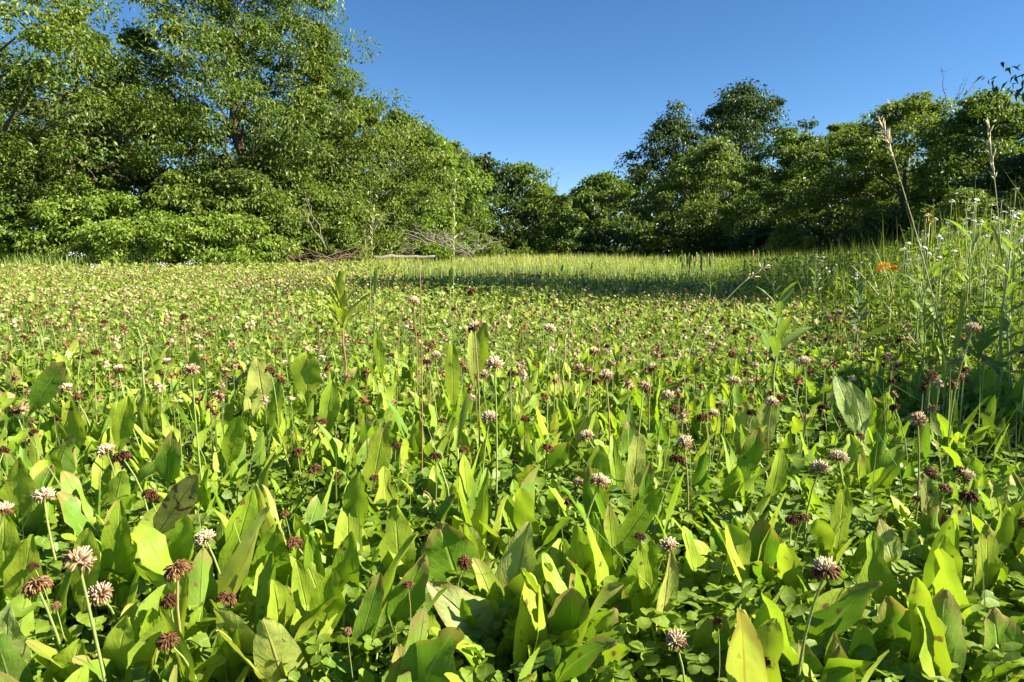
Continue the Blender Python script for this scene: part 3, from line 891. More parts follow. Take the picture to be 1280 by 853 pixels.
# shared leaf shapes for the other plants
LEAFS = []
for i in range(22):
    L_ = R.uniform(0.115, 0.19)
    kind = ['lance', 'strap', 'obovate', 'strap', 'obovate'][i % 5]
    LEAFS.append(leaf_mesh(M_dock if i % 11 else M_dock_pale, L_, L_ * R.uniform(0.18, 0.285), R.uniform(0.0, 0.9), R.uniform(0.1, 0.6), R.uniform(0.08, 0.22), 50 + i, R.uniform(0.12, 0.28), kind, lean=R.uniform(0.0, 0.28), twist=R.normal(0, 0.7)))


def in_meadow(x, y):
    return x > 1.15 + 0.17 * y


def near_point(ymin, ymax, side=0.88, power=1.0):
    while True:
        y = ymin + (ymax - ymin) * R.uniform() ** power
        x = R.uniform(-1, 1) * (side * y + 0.06)
        return x, y


hero_px = [(l[0], l[1]) for _, _, lv in HP for l in lv]
KEEP = []
for _, _, lv in HP:
    for l in lv:
        KEEP.append((l[0], l[1], l[5], depth_for(l[0], l[1], l[4])))
N_FILL = 262
made = tries = 0
spots = []
while made < N_FILL:
    x, y = near_point(0.46, 2.4, power=1.15)
    tries += 1
    if tries > 60000:
        break
    if in_meadow(x, y) and y > 1.4:
        continue
    if x > 0.18 + 0.15 * y and R.uniform() < 0.5:
        continue
    if any((x - a) ** 2 + (y - b) ** 2 < (0.036 + 0.010 * y) ** 2 for a, b in spots):
        continue
    hx, hy = proj((x, y, 0.15))
    if any(y < d - 0.02 and abs(hx - a) < w * 0.5 + 0.05 * FPX / y and hy < b + 75 for a, b, w, d in KEEP) and R.uniform() < 0.75:
        continue
    spots.append((x, y))
    near = y < 0.62
    h = R.uniform(0.7, 1.0) if near else R.uniform(0.68, 1.0) * float(np.interp(y, [0.9, 2.0], [1.0, 0.85]))
    root = link(DN, None, loc=(x, y, 0))
    k = int(R.integers(5, 9))
    a0 = R.uniform(0, 2 * PI)
    for j in range(k):
        me = LEAFS[int(R.integers(len(LEAFS)))]
        o = link('leaf', me, root)
        s = h * R.uniform(0.8, 1.15)
        o.scale = (s, s, s)
        o.rotation_euler = (R.normal(0, 0.12), R.normal(0, 0.12), a0 + j * 2.4 + R.normal(0, 0.3))
    c = (x, y, 0.11 * h)
    px, py = proj(c)
    ITEMS.append([root, ('low' if h < 0.72 else 'tall' if h > 0.9 else 'medium') + f' {("five", "six", "seven", "eight")[k - 5]} leaved dock plant', 'plant', 'broad leaved plants in the field', px, py])
    made += 1

# ------------------------------------------------------------------ clover
def leaflet(w, l, cup, z0=0.0, nv=5):
    """One rounded leaflet lying along +Y."""
    t = np.linspace(0, 1, nv)
    ww = (np.array([0.12, 0.72, 1.0, 0.86, 0.42]) if nv == 5 else np.array([0.12, 0.85, 0.98, 0.5])) * w / 2
    V, uv = [], []
    for i in range(nv):
        y = t[i] * l * (0.94 if i == nv - 1 else 1)
        zz = z0 + cup * l * (t[i] - t[i] ** 2 * 1.1)
        for u in (-1, 0, 1):
            yy = y + (0.06 * l if (u and i == nv - 1) else 0)
            V.append((u * ww[i], yy, zz + abs(u) * ww[i] * 0.28))
            uv.append(((u + 1) / 2, t[i]))
    F = []
    for i in range(nv - 1):
        for j in range(2):
            F.append((i * 3 + j, i * 3 + j + 1, (i + 1) * 3 + j + 1, (i + 1) * 3 + j))
    return np.array(V), np.array(F), np.array(uv)


def trifoliate(seed, size=0.02, simple=False, nv=5):
    rg = np.random.default_rng(seed)
    VV, FF, UU, n = [], [], [], 0
    for k in range(3):
        V, F, uv = leaflet(size * rg.uniform(0.82, 1.0), size * rg.uniform(0.95, 1.15), rg.uniform(0.0, 0.35), nv=nv) if not simple else (
            TREE_LEAF[0] * np.array([size, size, size]), TREE_LEAF[1], TREE_LEAF[2])
        a = k * 2 * PI / 3 + rg.normal(0, 0.15)
        tl = rg.normal(-0.05, 0.3)
        c, s = math.cos(tl), math.sin(tl)
        Rx = np.array([[1, 0, 0], [0, c, -s], [0, s, c]])
        V = V @ Rx.T @ rot_z(a).T
        V[:, :2] += 0.0008 * np.array([-math.sin(a), math.cos(a)])
        VV.append(V)
        FF.append(F + n)
        UU.append(uv)
        n += len(V)
    return np.concatenate(VV), np.concatenate(FF), np.concatenate(UU)


TRI = [trifoliate(70 + i, 0.0165) for i in range(8)]
TRI_M = [trifoliate(70 + i, 0.0165, nv=4) for i in range(8)]
TRI_L = []
for i in range(4):
    _rg = np.random.default_rng(170 + i)
    _V, _F, _U, _n = [], [], [], 0
    for k in range(3):
        V = np.array([[0, 0, 0], [0.42, 0.55, 0.16], [0.3, 0.98, 0.1], [-0.3, 0.98, 0.1], [-0.42, 0.55, 0.16], [0, 0.62, 0.04]]) * 0.0175
        tl = _rg.normal(-0.05, 0.3)
        c, s = math.cos(tl), math.sin(tl)
        V = V @ np.array([[1, 0, 0], [0, c, -s], [0, s, c]]).T @ rot_z(k * 2.094 + _rg.normal(0, 0.15)).T
        _V.append(V)
        _F.append(np.array([[0, 1, 5], [1, 2, 5], [2, 3, 5], [3, 4, 5], [4, 0, 5]]) + _n)
        _U.append(np.array([[0.5, 0], [1, 0.55], [0.8, 1], [0.2, 1], [0, 0.55], [0.5, 0.6]]))
        _n += 6
    TRI_L.append((np.concatenate(_V), np.concatenate(_F), np.concatenate(_U)))
TRI_S = [trifoliate(90 + i, 0.024, True) for i in range(4)]
CLEAF = []
for i in range(10):
    mb = MB()
    h = R.uniform(0.04, 0.095)
    out = R.uniform(0.01, 0.055)
    P = curve_pts((0, 0, 0), (0, out, h), 5, sag=(0.0, -0.01, 0.004))
    tube(mb, P, np.linspace(0.0011, 0.0008, 5), 4, 0, 1, cap=False)
    V, F, uv = TRI[i % 8]
    tl = R.uniform(-0.1, 0.6)
    c, s = math.cos(-tl), math.sin(-tl)
    V = V * R.uniform(0.85, 1.25) @ np.array([[1, 0, 0], [0, c, -s], [0, s, c]]).T + P[-1]
    mb.add(V, F, uv)
    CLEAF.append(mb.mesh('leaf', [M_clover, M_stem]))
for i in range(290):
    x, y = near_point(0.42, 2.6, power=1.1)
    if x < 0 and R.uniform() < 0.5:
        x = -x
    root = link('clover_plant', None, loc=(x, y, 0))
    k = int(R.integers(4, 8))
    s0 = R.uniform(0.72, 1.15) * (0.85 if y < 0.55 else 1.0)
    for j in range(k):
        o = link('leaf', CLEAF[int(R.integers(len(CLEAF)))], root, loc=(R.normal(0, 0.012), R.normal(0, 0.012), 0))
        s = s0 * R.uniform(0.75, 1.15)
        o.scale = (s, s, s)
        o.rotation_euler = (R.normal(0, 0.1), R.normal(0, 0.1), R.uniform(0, 2 * PI))
    px, py = proj((x, y, 0.1 * s0))
    ITEMS.append([root, ('small' if s0 < 0.82 else 'large' if s0 > 1.02 else 'midsize') + ' three lobed clover', 'clover', 'leafy clover plants among the docks', px, py])


# the rest of the clover carpet, past counting
def swell(x, y):
    """Uneven height of the sward."""
    return 0.92 + 0.16 * np.sin(x * 2.3 + 1.7 * np.sin(y * 1.1)) * np.sin(y * 1.9 + 0.8 * x) + 0.13 * np.sin(x * 0.7 - y * 0.9 + 1)


def field_points(n, y0, y1, side=0.95, extra=0.3):
    y = np.sqrt(R.uniform(y0 ** 2, y1 ** 2, n))
    x = R.uniform(-1, 1, n) * (side * y + extra)
    return x, y


def carpet():
    mb = MB()
    n = 21000
    x, y = field_points(n, 0.33, 3.9)
    xn, yn = field_points(8000, 0.28, 1.15)
    x, y = np.concatenate([x, xn]), np.concatenate([y, yn])
    n = len(x)
    z = R.uniform(0.012, 0.095, n) * swell(x, y) * (0.8 + 0.2 * np.minimum(y, 1.5))
    ax = rot_z(R.uniform(0, 2 * PI, n))
    tl = R.normal(0, 0.42, n)
    tz = R.normal(0, 0.42, n)
    one, zero = np.ones(n), np.zeros(n)
    Rx = np.stack([np.stack([one, zero, zero], -1), np.stack([zero, np.cos(tl), -np.sin(tl)], -1), np.stack([zero, np.sin(tl), np.cos(tl)], -1)], -2)
    Ry = np.stack([np.stack([np.cos(tz), zero, np.sin(tz)], -1), np.stack([zero, one, zero], -1), np.stack([-np.sin(tz), zero, np.cos(tz)], -1)], -2)
    M = (Ry @ Rx @ ax) * R.uniform(0.6, 1.2, n)[:, None, None]
    Tt = np.stack([x, y, z], -1)
    grp = R.integers(0, 8, n)
    tint = R.uniform(0, 0.98, n)
    for g in range(8):
        q = (grp == g) & (y < 0.95)
        mb.scatter(TRI_M[g], M[q], Tt[q], tint[q], 0)
        q = (grp == g) & (y >= 0.95)
        mb.scatter(TRI_L[g % 4], M[q], Tt[q], tint[q], 0)
    # stalks under the leaves
    q = R.permutation(n)[:9000]
    b = Tt[q] * np.array([1, 1, 0]) + np.stack([R.normal(0, 0.012, len(q)), R.normal(0, 0.012, len(q)), np.zeros(len(q))], -1)
    w = np.stack([np.cos(tint[q] * 40), np.sin(tint[q] * 40), np.zeros(len(q))], -1) * 0.0009
    V = np.stack([b - w, b + w, Tt[q] + w * 0.7, Tt[q] - w * 0.7], 1)
    mb.add(V.reshape(-1, 3), np.arange(len(q) * 4).reshape(-1, 4), np.tile([[0, 0], [1, 0], [1, 1], [0, 1]], (len(q), 1)), 0.4, 1)
    tag(link('clover_carpet', mb.mesh('clover_carpet', [M_clover, M_stem])), kind='stuff')


carpet()


def flat_scatter(tpl, x, y, z, size, tint, spread, mb, mat=0, up=1.0):
    n = len(x)
    axis = nrm(np.stack([R.normal(size=n), R.normal(size=n), R.normal(0, 0.55, n) + 0.45], -1))
    normal = nrm(np.stack([R.normal(0, spread, n), R.normal(0, spread, n), np.full(n, up)], -1))
    M = frames(axis, normal) * (size[:, None, None] if size.ndim == 1 else size[:, None, :])
    mb.scatter(tpl, M, np.stack([x, y, z], -1), tint, mat)


def leaves_beyond():
    mb = MB()
    for y0, y1, n, s, h in ((1.6, 3.8, 9000, 0.026, 0.13), (3.2, 6.5, 19000, 0.036, 0.17), (6, 11, 22000, 0.048, 0.17), (10, 18, 26000, 0.075, 0.18), (17, 34, 24000, 0.12, 0.20), (30, 64, 16000, 0.22, 0.22)):
        x, y = field_points(n, y0, y1, 0.9)
        q = ~((y > 7.0) & (x > -0.17 * y + 0.2)) | (R.uniform(size=n) < 0.12)
        x, y = x[q], y[q]
        n = len(x)
        z = h * R.uniform(0.25, 1.0, n) ** 0.7 * swell(x, y)
        sz = s * R.uniform(0.6, 1.3, n)
        flat_scatter(TREE_LEAF, x, y, z, np.stack([sz * 0.75, sz, sz], -1), R.uniform(0, 0.98, n), 0.55, mb)
    tag(link('field_foliage', mb.mesh('field_foliage', M_field, smooth=False)), kind='stuff')


leaves_beyond()


def docks_beyond():
    mb = MB()
    tp = []
    for i in range(8):
        L_ = R.uniform(0.12, 0.2)
        V, F, uv = leaf_shape(L_, L_ * R.uniform(0.17, 0.26), R.uniform(0.0, 0.8), R.uniform(0.1, 0.5), 0.12, 400 + i, 0.15, ['lance', 'strap', 'ovate'][i % 3], lean=0.2, nv=7)
        tp.append((V, F, uv))
    n = 9000
    x, y = field_points(n, 0.50, 9.5, 0.9)
    q = (R.uniform(size=n) < np.interp(y, [0.45, 2.4, 9], [1, 1, 0.7])) & ~((y < 2.4) & (x > 0.18 * y) & (R.uniform(size=n) < 0.6))
    xs, ys = field_points(1800, 0.50, 2.2, 0.9)
    x, y = np.concatenate([x[q], xs]), np.concatenate([y[q], ys])
    q = np.ones(len(x), bool)
    x, y = x[q], y[q]
    n = len(x)
    keep = ~((x > 1.15 + 0.17 * y) & (R.uniform(size=n) < 0.5))
    x, y = x[keep], y[keep]
    n = len(x)
    M = rot_z(R.uniform(0, 2 * PI, n)) * (R.uniform(0.55, 0.95, n) * np.interp(y, [0.4, 0.8, 2, 5], [0.95, 0.95, 0.92, 1.0]) * swell(x, y))[:, None, None]
    g = R.integers(0, 8, n)
    tint = R.uniform(0, 0.98, n)
    for k in range(8):
        q = g == k
        mb.scatter(tp[k], M[q], np.stack([x[q], y[q], np.zeros(q.sum())], -1), tint[q])
    tag(link('dock_foliage', mb.mesh('dock_foliage', M_dock)), kind='stuff')


docks_beyond()

# ------------------------------------------------------------------ clover flowers
def floret(mb, a, e0, e1, L, r, tint, rg, tip=1.0):
    e = np.linspace(e0, e1, 4)
    ds = L / 3
    rr = np.concatenate([[0], np.cumsum(np.cos(e[:-1]) * ds)])
    zz = np.concatenate([[0], np.cumsum(np.sin(e[:-1]) * ds)])
    st = 0.34 * L
    rr, zz = rr + st * math.cos(e0), zz + st * math.sin(e0) * 0.8
    P = np.stack([rr * math.cos(a), rr * math.sin(a), zz], -1) + rg.normal(0, L * 0.03, (4, 3)) * np.array([[0], [0], [1], [1]])
    tube(mb, P, np.array([0.5, 0.85, 1.0, 0.55 * tip]) * r, 4, tint + rg.normal(0, 0.05))


def head_mesh(seed, dead, tone, pale_tone=0.9, size=0.0135, n=72):
    """dead: share of the florets that hang down withered; tone: their colour."""
    rg = np.random.default_rng(seed)
    up, low = MB(), MB()
    gold = PI * (3 - math.sqrt(5))
    for i in range(n):
        f = (i + 0.5) / n
        a = i * gold + rg.normal(0, 0.2)
        el = math.asin(1 - 1.25 * f) if 1 - 1.25 * f > -1 else -1.2
        if f > 1 - dead:
            e0 = max(el, -0.15) + rg.uniform(0.05, 0.35)
            floret(low, a, e0, e0 - rg.uniform(1.9, 2.7), size * rg.uniform(0.66, 0.9), size * 0.066, tone + rg.normal(0, 0.07), rg)
        else:
            e0 = el + 0.15
            floret(up, a, e0, e0 + rg.uniform(-0.2, 0.5), size * rg.uniform(0.58, 0.86), size * 0.066, pale_tone + rg.normal(0, 0.06) - 0.22 * f, rg, 1.25)
    if up.n == 0:
        up, low = low, MB()
    core = MB()
    th = up if True else core
    tube(th, [(0, 0, -size * 0.22), (0, 0, 0), (0, 0, size * 0.2), (0, 0, size * 0.34)], np.array([0.15, 0.3, 0.26, 0.1]) * size, 6, tone if dead > 0.8 else 0.6)
    return up.mesh('flower_head', M_floret), (low.mesh('withered_floret', M_floret) if low.n else None)


HEADS = {}
for key, d, tone, pt in (('dark brown', 1.0, 0.16, 0), ('chestnut brown', 1.0, 0.30, 0), ('reddish brown', 1.0, 0.36, 0), ('tan brown', 1.0, 0.47, 0),
                         ('half withered', 0.5, 0.30, 0.92), ('pinkish', 0.3, 0.60, 0.78), ('creamy white', 0.12, 0.55, 0.96), ('cream and tan', 0.35, 0.48, 0.93)):
    HEADS[key] = [head_mesh(500 + len(HEADS) * 3 + q, d, tone, pt, n=120 if q == 0 else 100) for q in range(2)]
STEMS = []
for i in range(5):
    mb = MB()
    P = curve_pts((0, 0, 0), (0, 0, 1), 7, sag=(R.normal(0, 0.010), R.normal(0, 0.010), 0))
    tube(mb, P, np.linspace(0.0016, 0.0012, 7), 6, 0, cap=False)
    STEMS.append(mb.mesh('stem', [M_stem if i != 4 else M_stem_rust]))


def clover_flower(base, top, key, s, rg, tilt=0.25):
    root = link('clover_flower', None, loc=(base[0], base[1], 0))
    d = np.asarray(top, float) - np.array([base[0], base[1], 0])
    Ln = np.linalg.norm(d)
    st = link('stem', STEMS[int(rg.integers(5))], root)
    st.rotation_euler = Vector(d).to_track_quat('Z', 'Y').to_euler()
    st.scale = (min(s, 1.0), min(s, 1.0), Ln)
    hd, low = HEADS[key][int(rg.integers(2))]
    h = link('flower_head', hd, root, loc=d)
    ax = nrm(nrm(d) + rg.normal(0, tilt, 3) * np.array([1, 1, 0.2]))
    q = Vector(ax).to_track_quat('Z', 'Y')
    e = q.to_matrix() @ Matrix.Rotation(rg.uniform(0, 6.28), 3, 'Z')
    h.rotation_euler = e.to_euler()
    h.scale = (s, s, s * rg.uniform(0.85, 1.1))
    if low:
        w = link('withered_floret', low, h)
    return root


HF = [  # photo px, py, size px, look, label, lean of the stem foot in px, phrase
    (47, 735, 42, 'tan brown', 'largest brown clover flower on a thick pale stem, by the left edge', 20, 'the thick stemmed flower'),
    (42, 708, 16, 'dark brown', 'small dark clover bud touching the top of the thick stemmed flower', 5, None),
    (98, 703, 46, 'pinkish', 'pinkish white clover flower with one stray drooping floret', 12, 'the pinkish white flower'),
    (125, 745, 38, 'pinkish', 'pale clover flower with a tan top, just below the pinkish white one', 2, None),
    (70, 758, 16, 'tan brown', 'small tan clover head behind the thick stemmed flower', 18, None),
    (222, 715, 42, 'tan brown', 'shaggy brown clover flower on a stem slanting in from the right', 50, 'the shaggy brown flower'),
    (257, 675, 30, 'creamy white', 'creamy clover flower on a straight upright stem above the shaggy one', 2, 'the straight creamy flower'),
    (283, 750, 32, 'chestnut brown', 'chestnut clover flower right of the shaggy brown one', 6, None),
    (212, 752, 28, 'dark brown', 'dark brown clover flower directly under the shaggy one', 4, None),
    (210, 803, 34, 'chestnut brown', 'lowest brown clover flower of the cluster at the lower left', 20, None),
    (368, 680, 26, 'reddish brown', 'red brown clover flower nodding at the end of a bent stem', 30, 'the nodding red flower'),
    (510, 731, 18, 'reddish brown', 'slim closed red brown clover head on a long leaning yellow stem', -20, 'the slim closed flower'),
    (434, 790, 15, 'tan brown', 'tiny tan clover head low beside the large veined leaf', 10, None),
    (153, 572, 27, 'dark brown', 'dark brown clover flower touching a white one', 10, 'the dark and white pair'),
    (133, 565, 24, 'creamy white', 'white clover flower touching a dark brown one', 0, None),
    (55, 622, 30, 'creamy white', 'flat spread white clover flower leaning out to the left', 20, 'the flat white flower'),
    (393, 587, 21, 'chestnut brown', 'chestnut clover flower, lower one of the stacked pair', 2, 'the stacked brown pair'),
    (372, 566, 18, 'chestnut brown', 'chestnut clover flower, upper one of the stacked pair', 5, None),
    (420, 595, 14, 'dark brown', 'small dark clover head right of the stacked pair', 0, None),
    (402, 545, 16, 'chestnut brown', 'round brown clover head above the stacked pair', -4, None),
    (356, 643, 14, 'reddish brown', 'small reddish clover head beside the tent shaped leaves', 3, None),
    (468, 598, 15, 'chestnut brown', 'brown clover head above the half shaded leaf', -2, None),
    (495, 557, 14, 'dark brown', 'dark clover head just left of the thin red stalk', 0, None),
    (612, 523, 25, 'creamy white', 'bushy cream clover flower below the upright oval leaf', -6, 'the bushy cream flower'),
    (618, 458, 27, 'creamy white', 'ragged cream clover flower right below the upright oval leaf', -4, 'the ragged cream flower'),
    (593, 410, 22, 'half withered', 'white topped withered clover flower resting on the upright oval leaf', 0, None),
    (640, 468, 15, 'dark brown', 'dark clover head right of the ragged cream flower', -4, None),
    (578, 463, 14, 'dark brown', 'dark clover head at the slim strap leaf, upper of two', 0, None),
    (580, 563, 17, 'reddish brown', 'red brown clover head below the slim strap leaf', -6, None),
    (685, 560, 18, 'reddish brown', 'bell shaped red brown clover head on a straight golden stem', 0, 'the bell shaped flower'),
    (757, 471, 22, 'cream and tan', 'cream clover flower beside a deep brown one on upright stems', 0, 'the cream and brown pair'),
    (745, 478, 15, 'chestnut brown', 'deep brown clover flower pressed against a cream one', -6, None),
    (743, 441, 18, 'half withered', 'tan and white clover flower high on a leaning stem', -6, None),
    (687, 412, 18, 'creamy white', 'spiky white clover flower in the middle of the field', 0, 'the spiky white flower'),
    (723, 605, 18, 'pinkish', 'small pink and white clover flower by the blunt sunlit leaf', -4, None),
    (712, 628, 18, 'dark brown', 'spidery withered clover head under the small pink flower', 2, None),
    (800, 672, 18, 'dark brown', 'dark clover head at the tip of the long slanting leaf', 0, None),
    (836, 683, 26, 'creamy white', 'cream clover flower standing on the pale twisted leaf', -4, 'the leaf top cream flower'),
    (1032, 715, 44, 'half withered', 'large starry cream clover flower with a dark brown side', -6, 'the starry cream flower'),
    (845, 803, 36, 'cream and tan', 'shaggy pale clover flower in deep shade by the burnt tip leaf', 0, 'the shaded shaggy flower'),
    (897, 777, 16, 'reddish brown', 'spiky small brown clover head beside the burnt tip leaf', 0, None),
    (955, 830, 24, 'dark brown', 'blackish clover head at the bottom edge', 0, None),
    (1003, 648, 20, 'reddish brown', 'rusty clover head in the bare dark gap', 0, 'the rusty gap flower'),
    (1200, 589, 20, 'dark brown', 'dark clover head on a tall straight stem at the right', -12, 'the tall right flower'),
    (1148, 625, 17, 'dark brown', 'dark clover head on a long stem slanting down to the left', -66, 'the long slanting flower'),
    (1147, 526, 26, 'pinkish', 'feathery pinkish tan clover flower at the right', 6, 'the feathery tan flower'),
    (1048, 574, 28, 'creamy white', 'ragged cream clover flower under two brown ones on crossing stems', 0, 'the crossing stems flower'),
    (1028, 510, 16, 'dark brown', 'dark clover head left of the grey crinkled leaf', 8, None),
    (1053, 524, 15, 'dark brown', 'dark clover head touching the grey crinkled leaf', -10, None),
    (1075, 546, 14, 'chestnut brown', 'small brown clover head right below the grey crinkled leaf', -4, None),
    (1005, 454, 20, 'creamy white', 'cream clover flower right of the toothed herb stem', -2, 'the cream herb side flower'),
    (880, 523, 20, 'chestnut brown', 'rust brown clover flower of a touching pair on orange stems', 4, 'the rust and cream pair'),
    (892, 518, 16, 'cream and tan', 'pale clover flower of a touching pair with a rust brown one', 4, None),
    (855, 556, 26, 'cream and tan', 'cream clover flower left below the rust and cream pair', 2, None),
    (918, 478, 18, 'creamy white', 'cream clover flower left of the toothed herb', -4, None),
    (1110, 447, 14, 'cream and tan', 'small cream clover head in the shade at the right', 0, None),
    (1216, 412, 20, 'creamy white', 'white clover flower below the grass blade at the far right', 0, 'the blade side white flower'),
    (240, 465, 24, 'pinkish', 'faded pink clover flower lying on the lone blunt leaf', 2, None),
    (590, 366, 15, 'reddish brown', 'big rosy brown clover head standing out in the far middle', 0, 'the rosy far flower'),
    (517, 378, 16, 'creamy white', 'white clover head left of the rosy far one', 0, None),
    (20, 515, 18, 'chestnut brown', 'brown clover head at the left edge among pointed leaves', 4, None),
    (42, 541, 14, 'dark brown', 'dark clover head below the left pointed leaves', 2, None),
    (230, 397, 14, 'dark brown', 'round dark clover head in the left middle of the field', 0, 'the round dark head'),
    (1010, 800, 0, '', '', 0, None),
]
rgf = np.random.default_rng(21)
for px, py, spx, key, lab, lean, phrase in HF:
    if not spx:
        continue
    Y = 0.0275 * FPX / spx
    z = at(px, py, Y)[2]
    if not 0.13 <= z <= 0.32:
        z = min(max(z, 0.13), 0.32)
        Y = depth_for(px, py, z)
    Y = min(Y, 3.0)
    top = at(px, py, Y)
    base = (top[0] + lean * Y / FPX, Y + rgf.uniform(0.0, 0.03))
    s = spx * Y / FPX / 0.029
    o = clover_flower(base, top, key, min(s, 1.5), rgf)
    tag(o, lab, 'flower', 'clover flowers in the field')
    if phrase:
        landmark(phrase, px, py, o)

KEYS = list(HEADS)
KP = np.array([0.19, 0.22, 0.16, 0.13, 0.08, 0.05, 0.09, 0.08])
cnt = 0
while cnt < 235:
    x, y = near_point(0.62, 4.1, power=0.85)
    if in_meadow(x, y) and R.uniform() < 0.6:
        continue
    z = R.uniform(0.15, 0.24) if y > 1.0 else R.uniform(0.125, 0.19)
    key = KEYS[int(R.choice(len(KEYS), p=KP / KP.sum()))]
    s = R.uniform(0.68, 1.02) * (0.88 if 'brown' in key else 1.0)
    b = (x + R.normal(0, 0.03), y + R.normal(0, 0.03))
    o = clover_flower(b, (x, y, z), key, s, R)
    px, py = proj((x, y, z))
    lean = b[0] - x
    ITEMS.append([o, key + ' clover flower' if abs(lean) < 0.03 else key + ' slanting clover', 'flower', 'clover flowers in the field', px, py])
    cnt += 1


def heads_beyond():
    mb = MB()
    th = np.linspace(0, 2 * PI, 6)[:-1]
    V = np.concatenate([[[0, 0, 0.8]], np.stack([np.cos(th), np.sin(th), np.full(5, 0.25)], -1), np.stack([0.85 * np.cos(th + 0.6), 0.85 * np.sin(th + 0.6), np.full(5, -0.5)], -1)])
    F3 = [[0, 1 + i, 1 + (i + 1) % 5] for i in range(5)]
    F4 = [[1 + i, 6 + i, 6 + (i + 1) % 5, 1 + (i + 1) % 5] for i in range(5)]
    tpl = (V, (np.array(F3), np.array(F4)), np.zeros((11, 2)))
    _rg = np.random.default_rng(61)
    tufts = []
    for _ in range(4):
        d = nrm(_rg.normal(size=(18, 3)) + np.array([0, 0, 0.25]))
        sd = nrm(np.cross(d, _rg.normal(size=(18, 3))))
        Vt = np.stack([d * 0.12 - sd * 0.16, d * 0.12 + sd * 0.16, d * 1.0 + sd * 0.15 - [0, 0, 0.15], d * 1.0 - sd * 0.15 - [0, 0, 0.15]], 1).reshape(-1, 3)
        Vt = np.concatenate([Vt[:, [0, 2, 1]], V * 0.55])
        Vt = Vt[:, [0, 1, 2]]
        k0 = 72
        tufts.append((Vt, (np.array(F3) + k0, np.concatenate([np.arange(72).reshape(-1, 4), np.array(F4) + k0])), np.zeros((len(Vt), 2))))
    for y0, y1, n, s, h0, h1 in ((1.2, 2.8, 520, 0.0105, 0.12, 0.21), (2.6, 6.0, 4600, 0.0085, 0.11, 0.22), (5.5, 11, 7000, 0.0105, 0.11, 0.21), (10, 17, 5500, 0.014, 0.12, 0.205), (16, 26, 2400, 0.019, 0.12, 0.20)):
        x, y = field_points(n, y0, y1, 0.9)
        drift = 0.5 + 0.3 * np.sin(x * 1.7 + 1.3 * np.sin(y * 0.9)) + 0.3 * np.sin(y * 1.1 + x * 0.4)
        q = ~((x > 1.15 + 0.17 * y) & (R.uniform(size=n) < 0.7)) & (R.uniform(size=n) < 0.35 + 0.8 * drift) & ~((y > 8) & (x > -0.35 * y + 2) & (R.uniform(size=n) < 0.75))
        x, y = x[q], y[q]
        n = len(x)
        z = R.uniform(h0, h1, n) * swell(x, y)
        sz = s * R.uniform(0.7, 1.25, n)
        M = frames(nrm(np.stack([R.normal(size=n), R.normal(size=n), R.normal(0, 0.2, n)], -1)), np.array([0, 0, 1.0]) + R.normal(0, 0.25, (n, 3))) * sz[:, None, None]
        tint = R.choice([0.2, 0.32, 0.44, 0.56, 0.68, 0.8, 0.94], n, p=[0.06, 0.14, 0.23, 0.28, 0.18, 0.08, 0.03]) + R.normal(0, 0.04, n)
        if y0 < 2:
            for g in range(4):
                q = np.arange(n) % 4 == g
                mb.scatter(tufts[g], M[q] * 1.15, np.stack([x, y, z], -1)[q], tint[q])
        else:
            mb.scatter(tpl, M, np.stack([x, y, z], -1), tint)
        if y0 < 6:                                       # stems
            b = np.stack([x, y, np.zeros(n)], -1)
            t = np.stack([x, y, z], -1)
            w = np.array([0.0014, 0, 0])
            Vs = np.stack([b - w, b + w, t + w, t - w], 1)
            mb.add(Vs.reshape(-1, 3), np.arange(n * 4).reshape(-1, 4), None, 0.5, 1)
    tag(link('clover_blossom', mb.mesh('clover_blossom', [M_floret, M_stem])), kind='stuff')


heads_beyond()

# ------------------------------------------------------------------ grasses
def blades(x, y, h, w, tint, mb, lean=0.3, mat=0, seg=2):
    n = len(x)
    a = R.uniform(0, 2 * PI, n)
    side = np.stack([np.cos(a), np.sin(a), np.zeros(n)], -1)
    out = np.stack([-np.sin(a), np.cos(a), np.zeros(n)], -1)
    b = np.stack([x, y, np.zeros(n)], -1)
    ln = np.abs(R.normal(0, lean, n))[:, None]
    up = np.array([0, 0, 1.0])
    m = b + up * (h * 0.55)[:, None] + out * ln * (h * 0.25)[:, None]
    t = b + up * h[:, None] + out * ln * (h * 0.9)[:, None]
    ww = side * w[:, None] / 2
    V = np.stack([b - ww, b + ww, m + ww * 0.8, m - ww * 0.8, t], 1).reshape(-1, 3)
    i = np.arange(n)[:, None] * 5
    uv = np.tile([[0, 0], [1, 0], [1, 0.5], [0, 0.5], [0.5, 1]], (n, 1))
    mb.add(V, (i + np.array([[3, 2, 4]]), i + np.array([[0, 1, 2, 3]])), uv, np.repeat(tint, 5), mat)


def litter():
    mb = MB()
    n = 5200
    x, y = field_points(n, 0.3, 3.2)
    axis = nrm(np.stack([R.normal(size=n), R.normal(size=n), R.normal(0, 0.15, n)], -1))
    M = frames(axis, np.array([0, 0, 1.0]) + R.normal(0, 0.3, (n, 3)))
    sz = R.uniform(0.02, 0.08, n)
    wd = np.where(R.uniform(size=n) < 0.6, 0.003, R.uniform(0.008, 0.02, n))
    M = M * np.stack([wd, sz, sz * 0.3], -1)[:, None, :]
    mb.scatter(TREE_LEAF, M, np.stack([x, y, R.uniform(0.004, 0.03, n)], -1), R.uniform(0, 1, n))
    tag(link('leaf_litter', mb.mesh('leaf_litter', plain_mat('litter', [(0.10, 0.06, 0.03), (0.24, 0.17, 0.09), (0.36, 0.29, 0.16)], rough=0.8, scale=60, attr=True, bump=0.1))), kind='stuff')


litter()


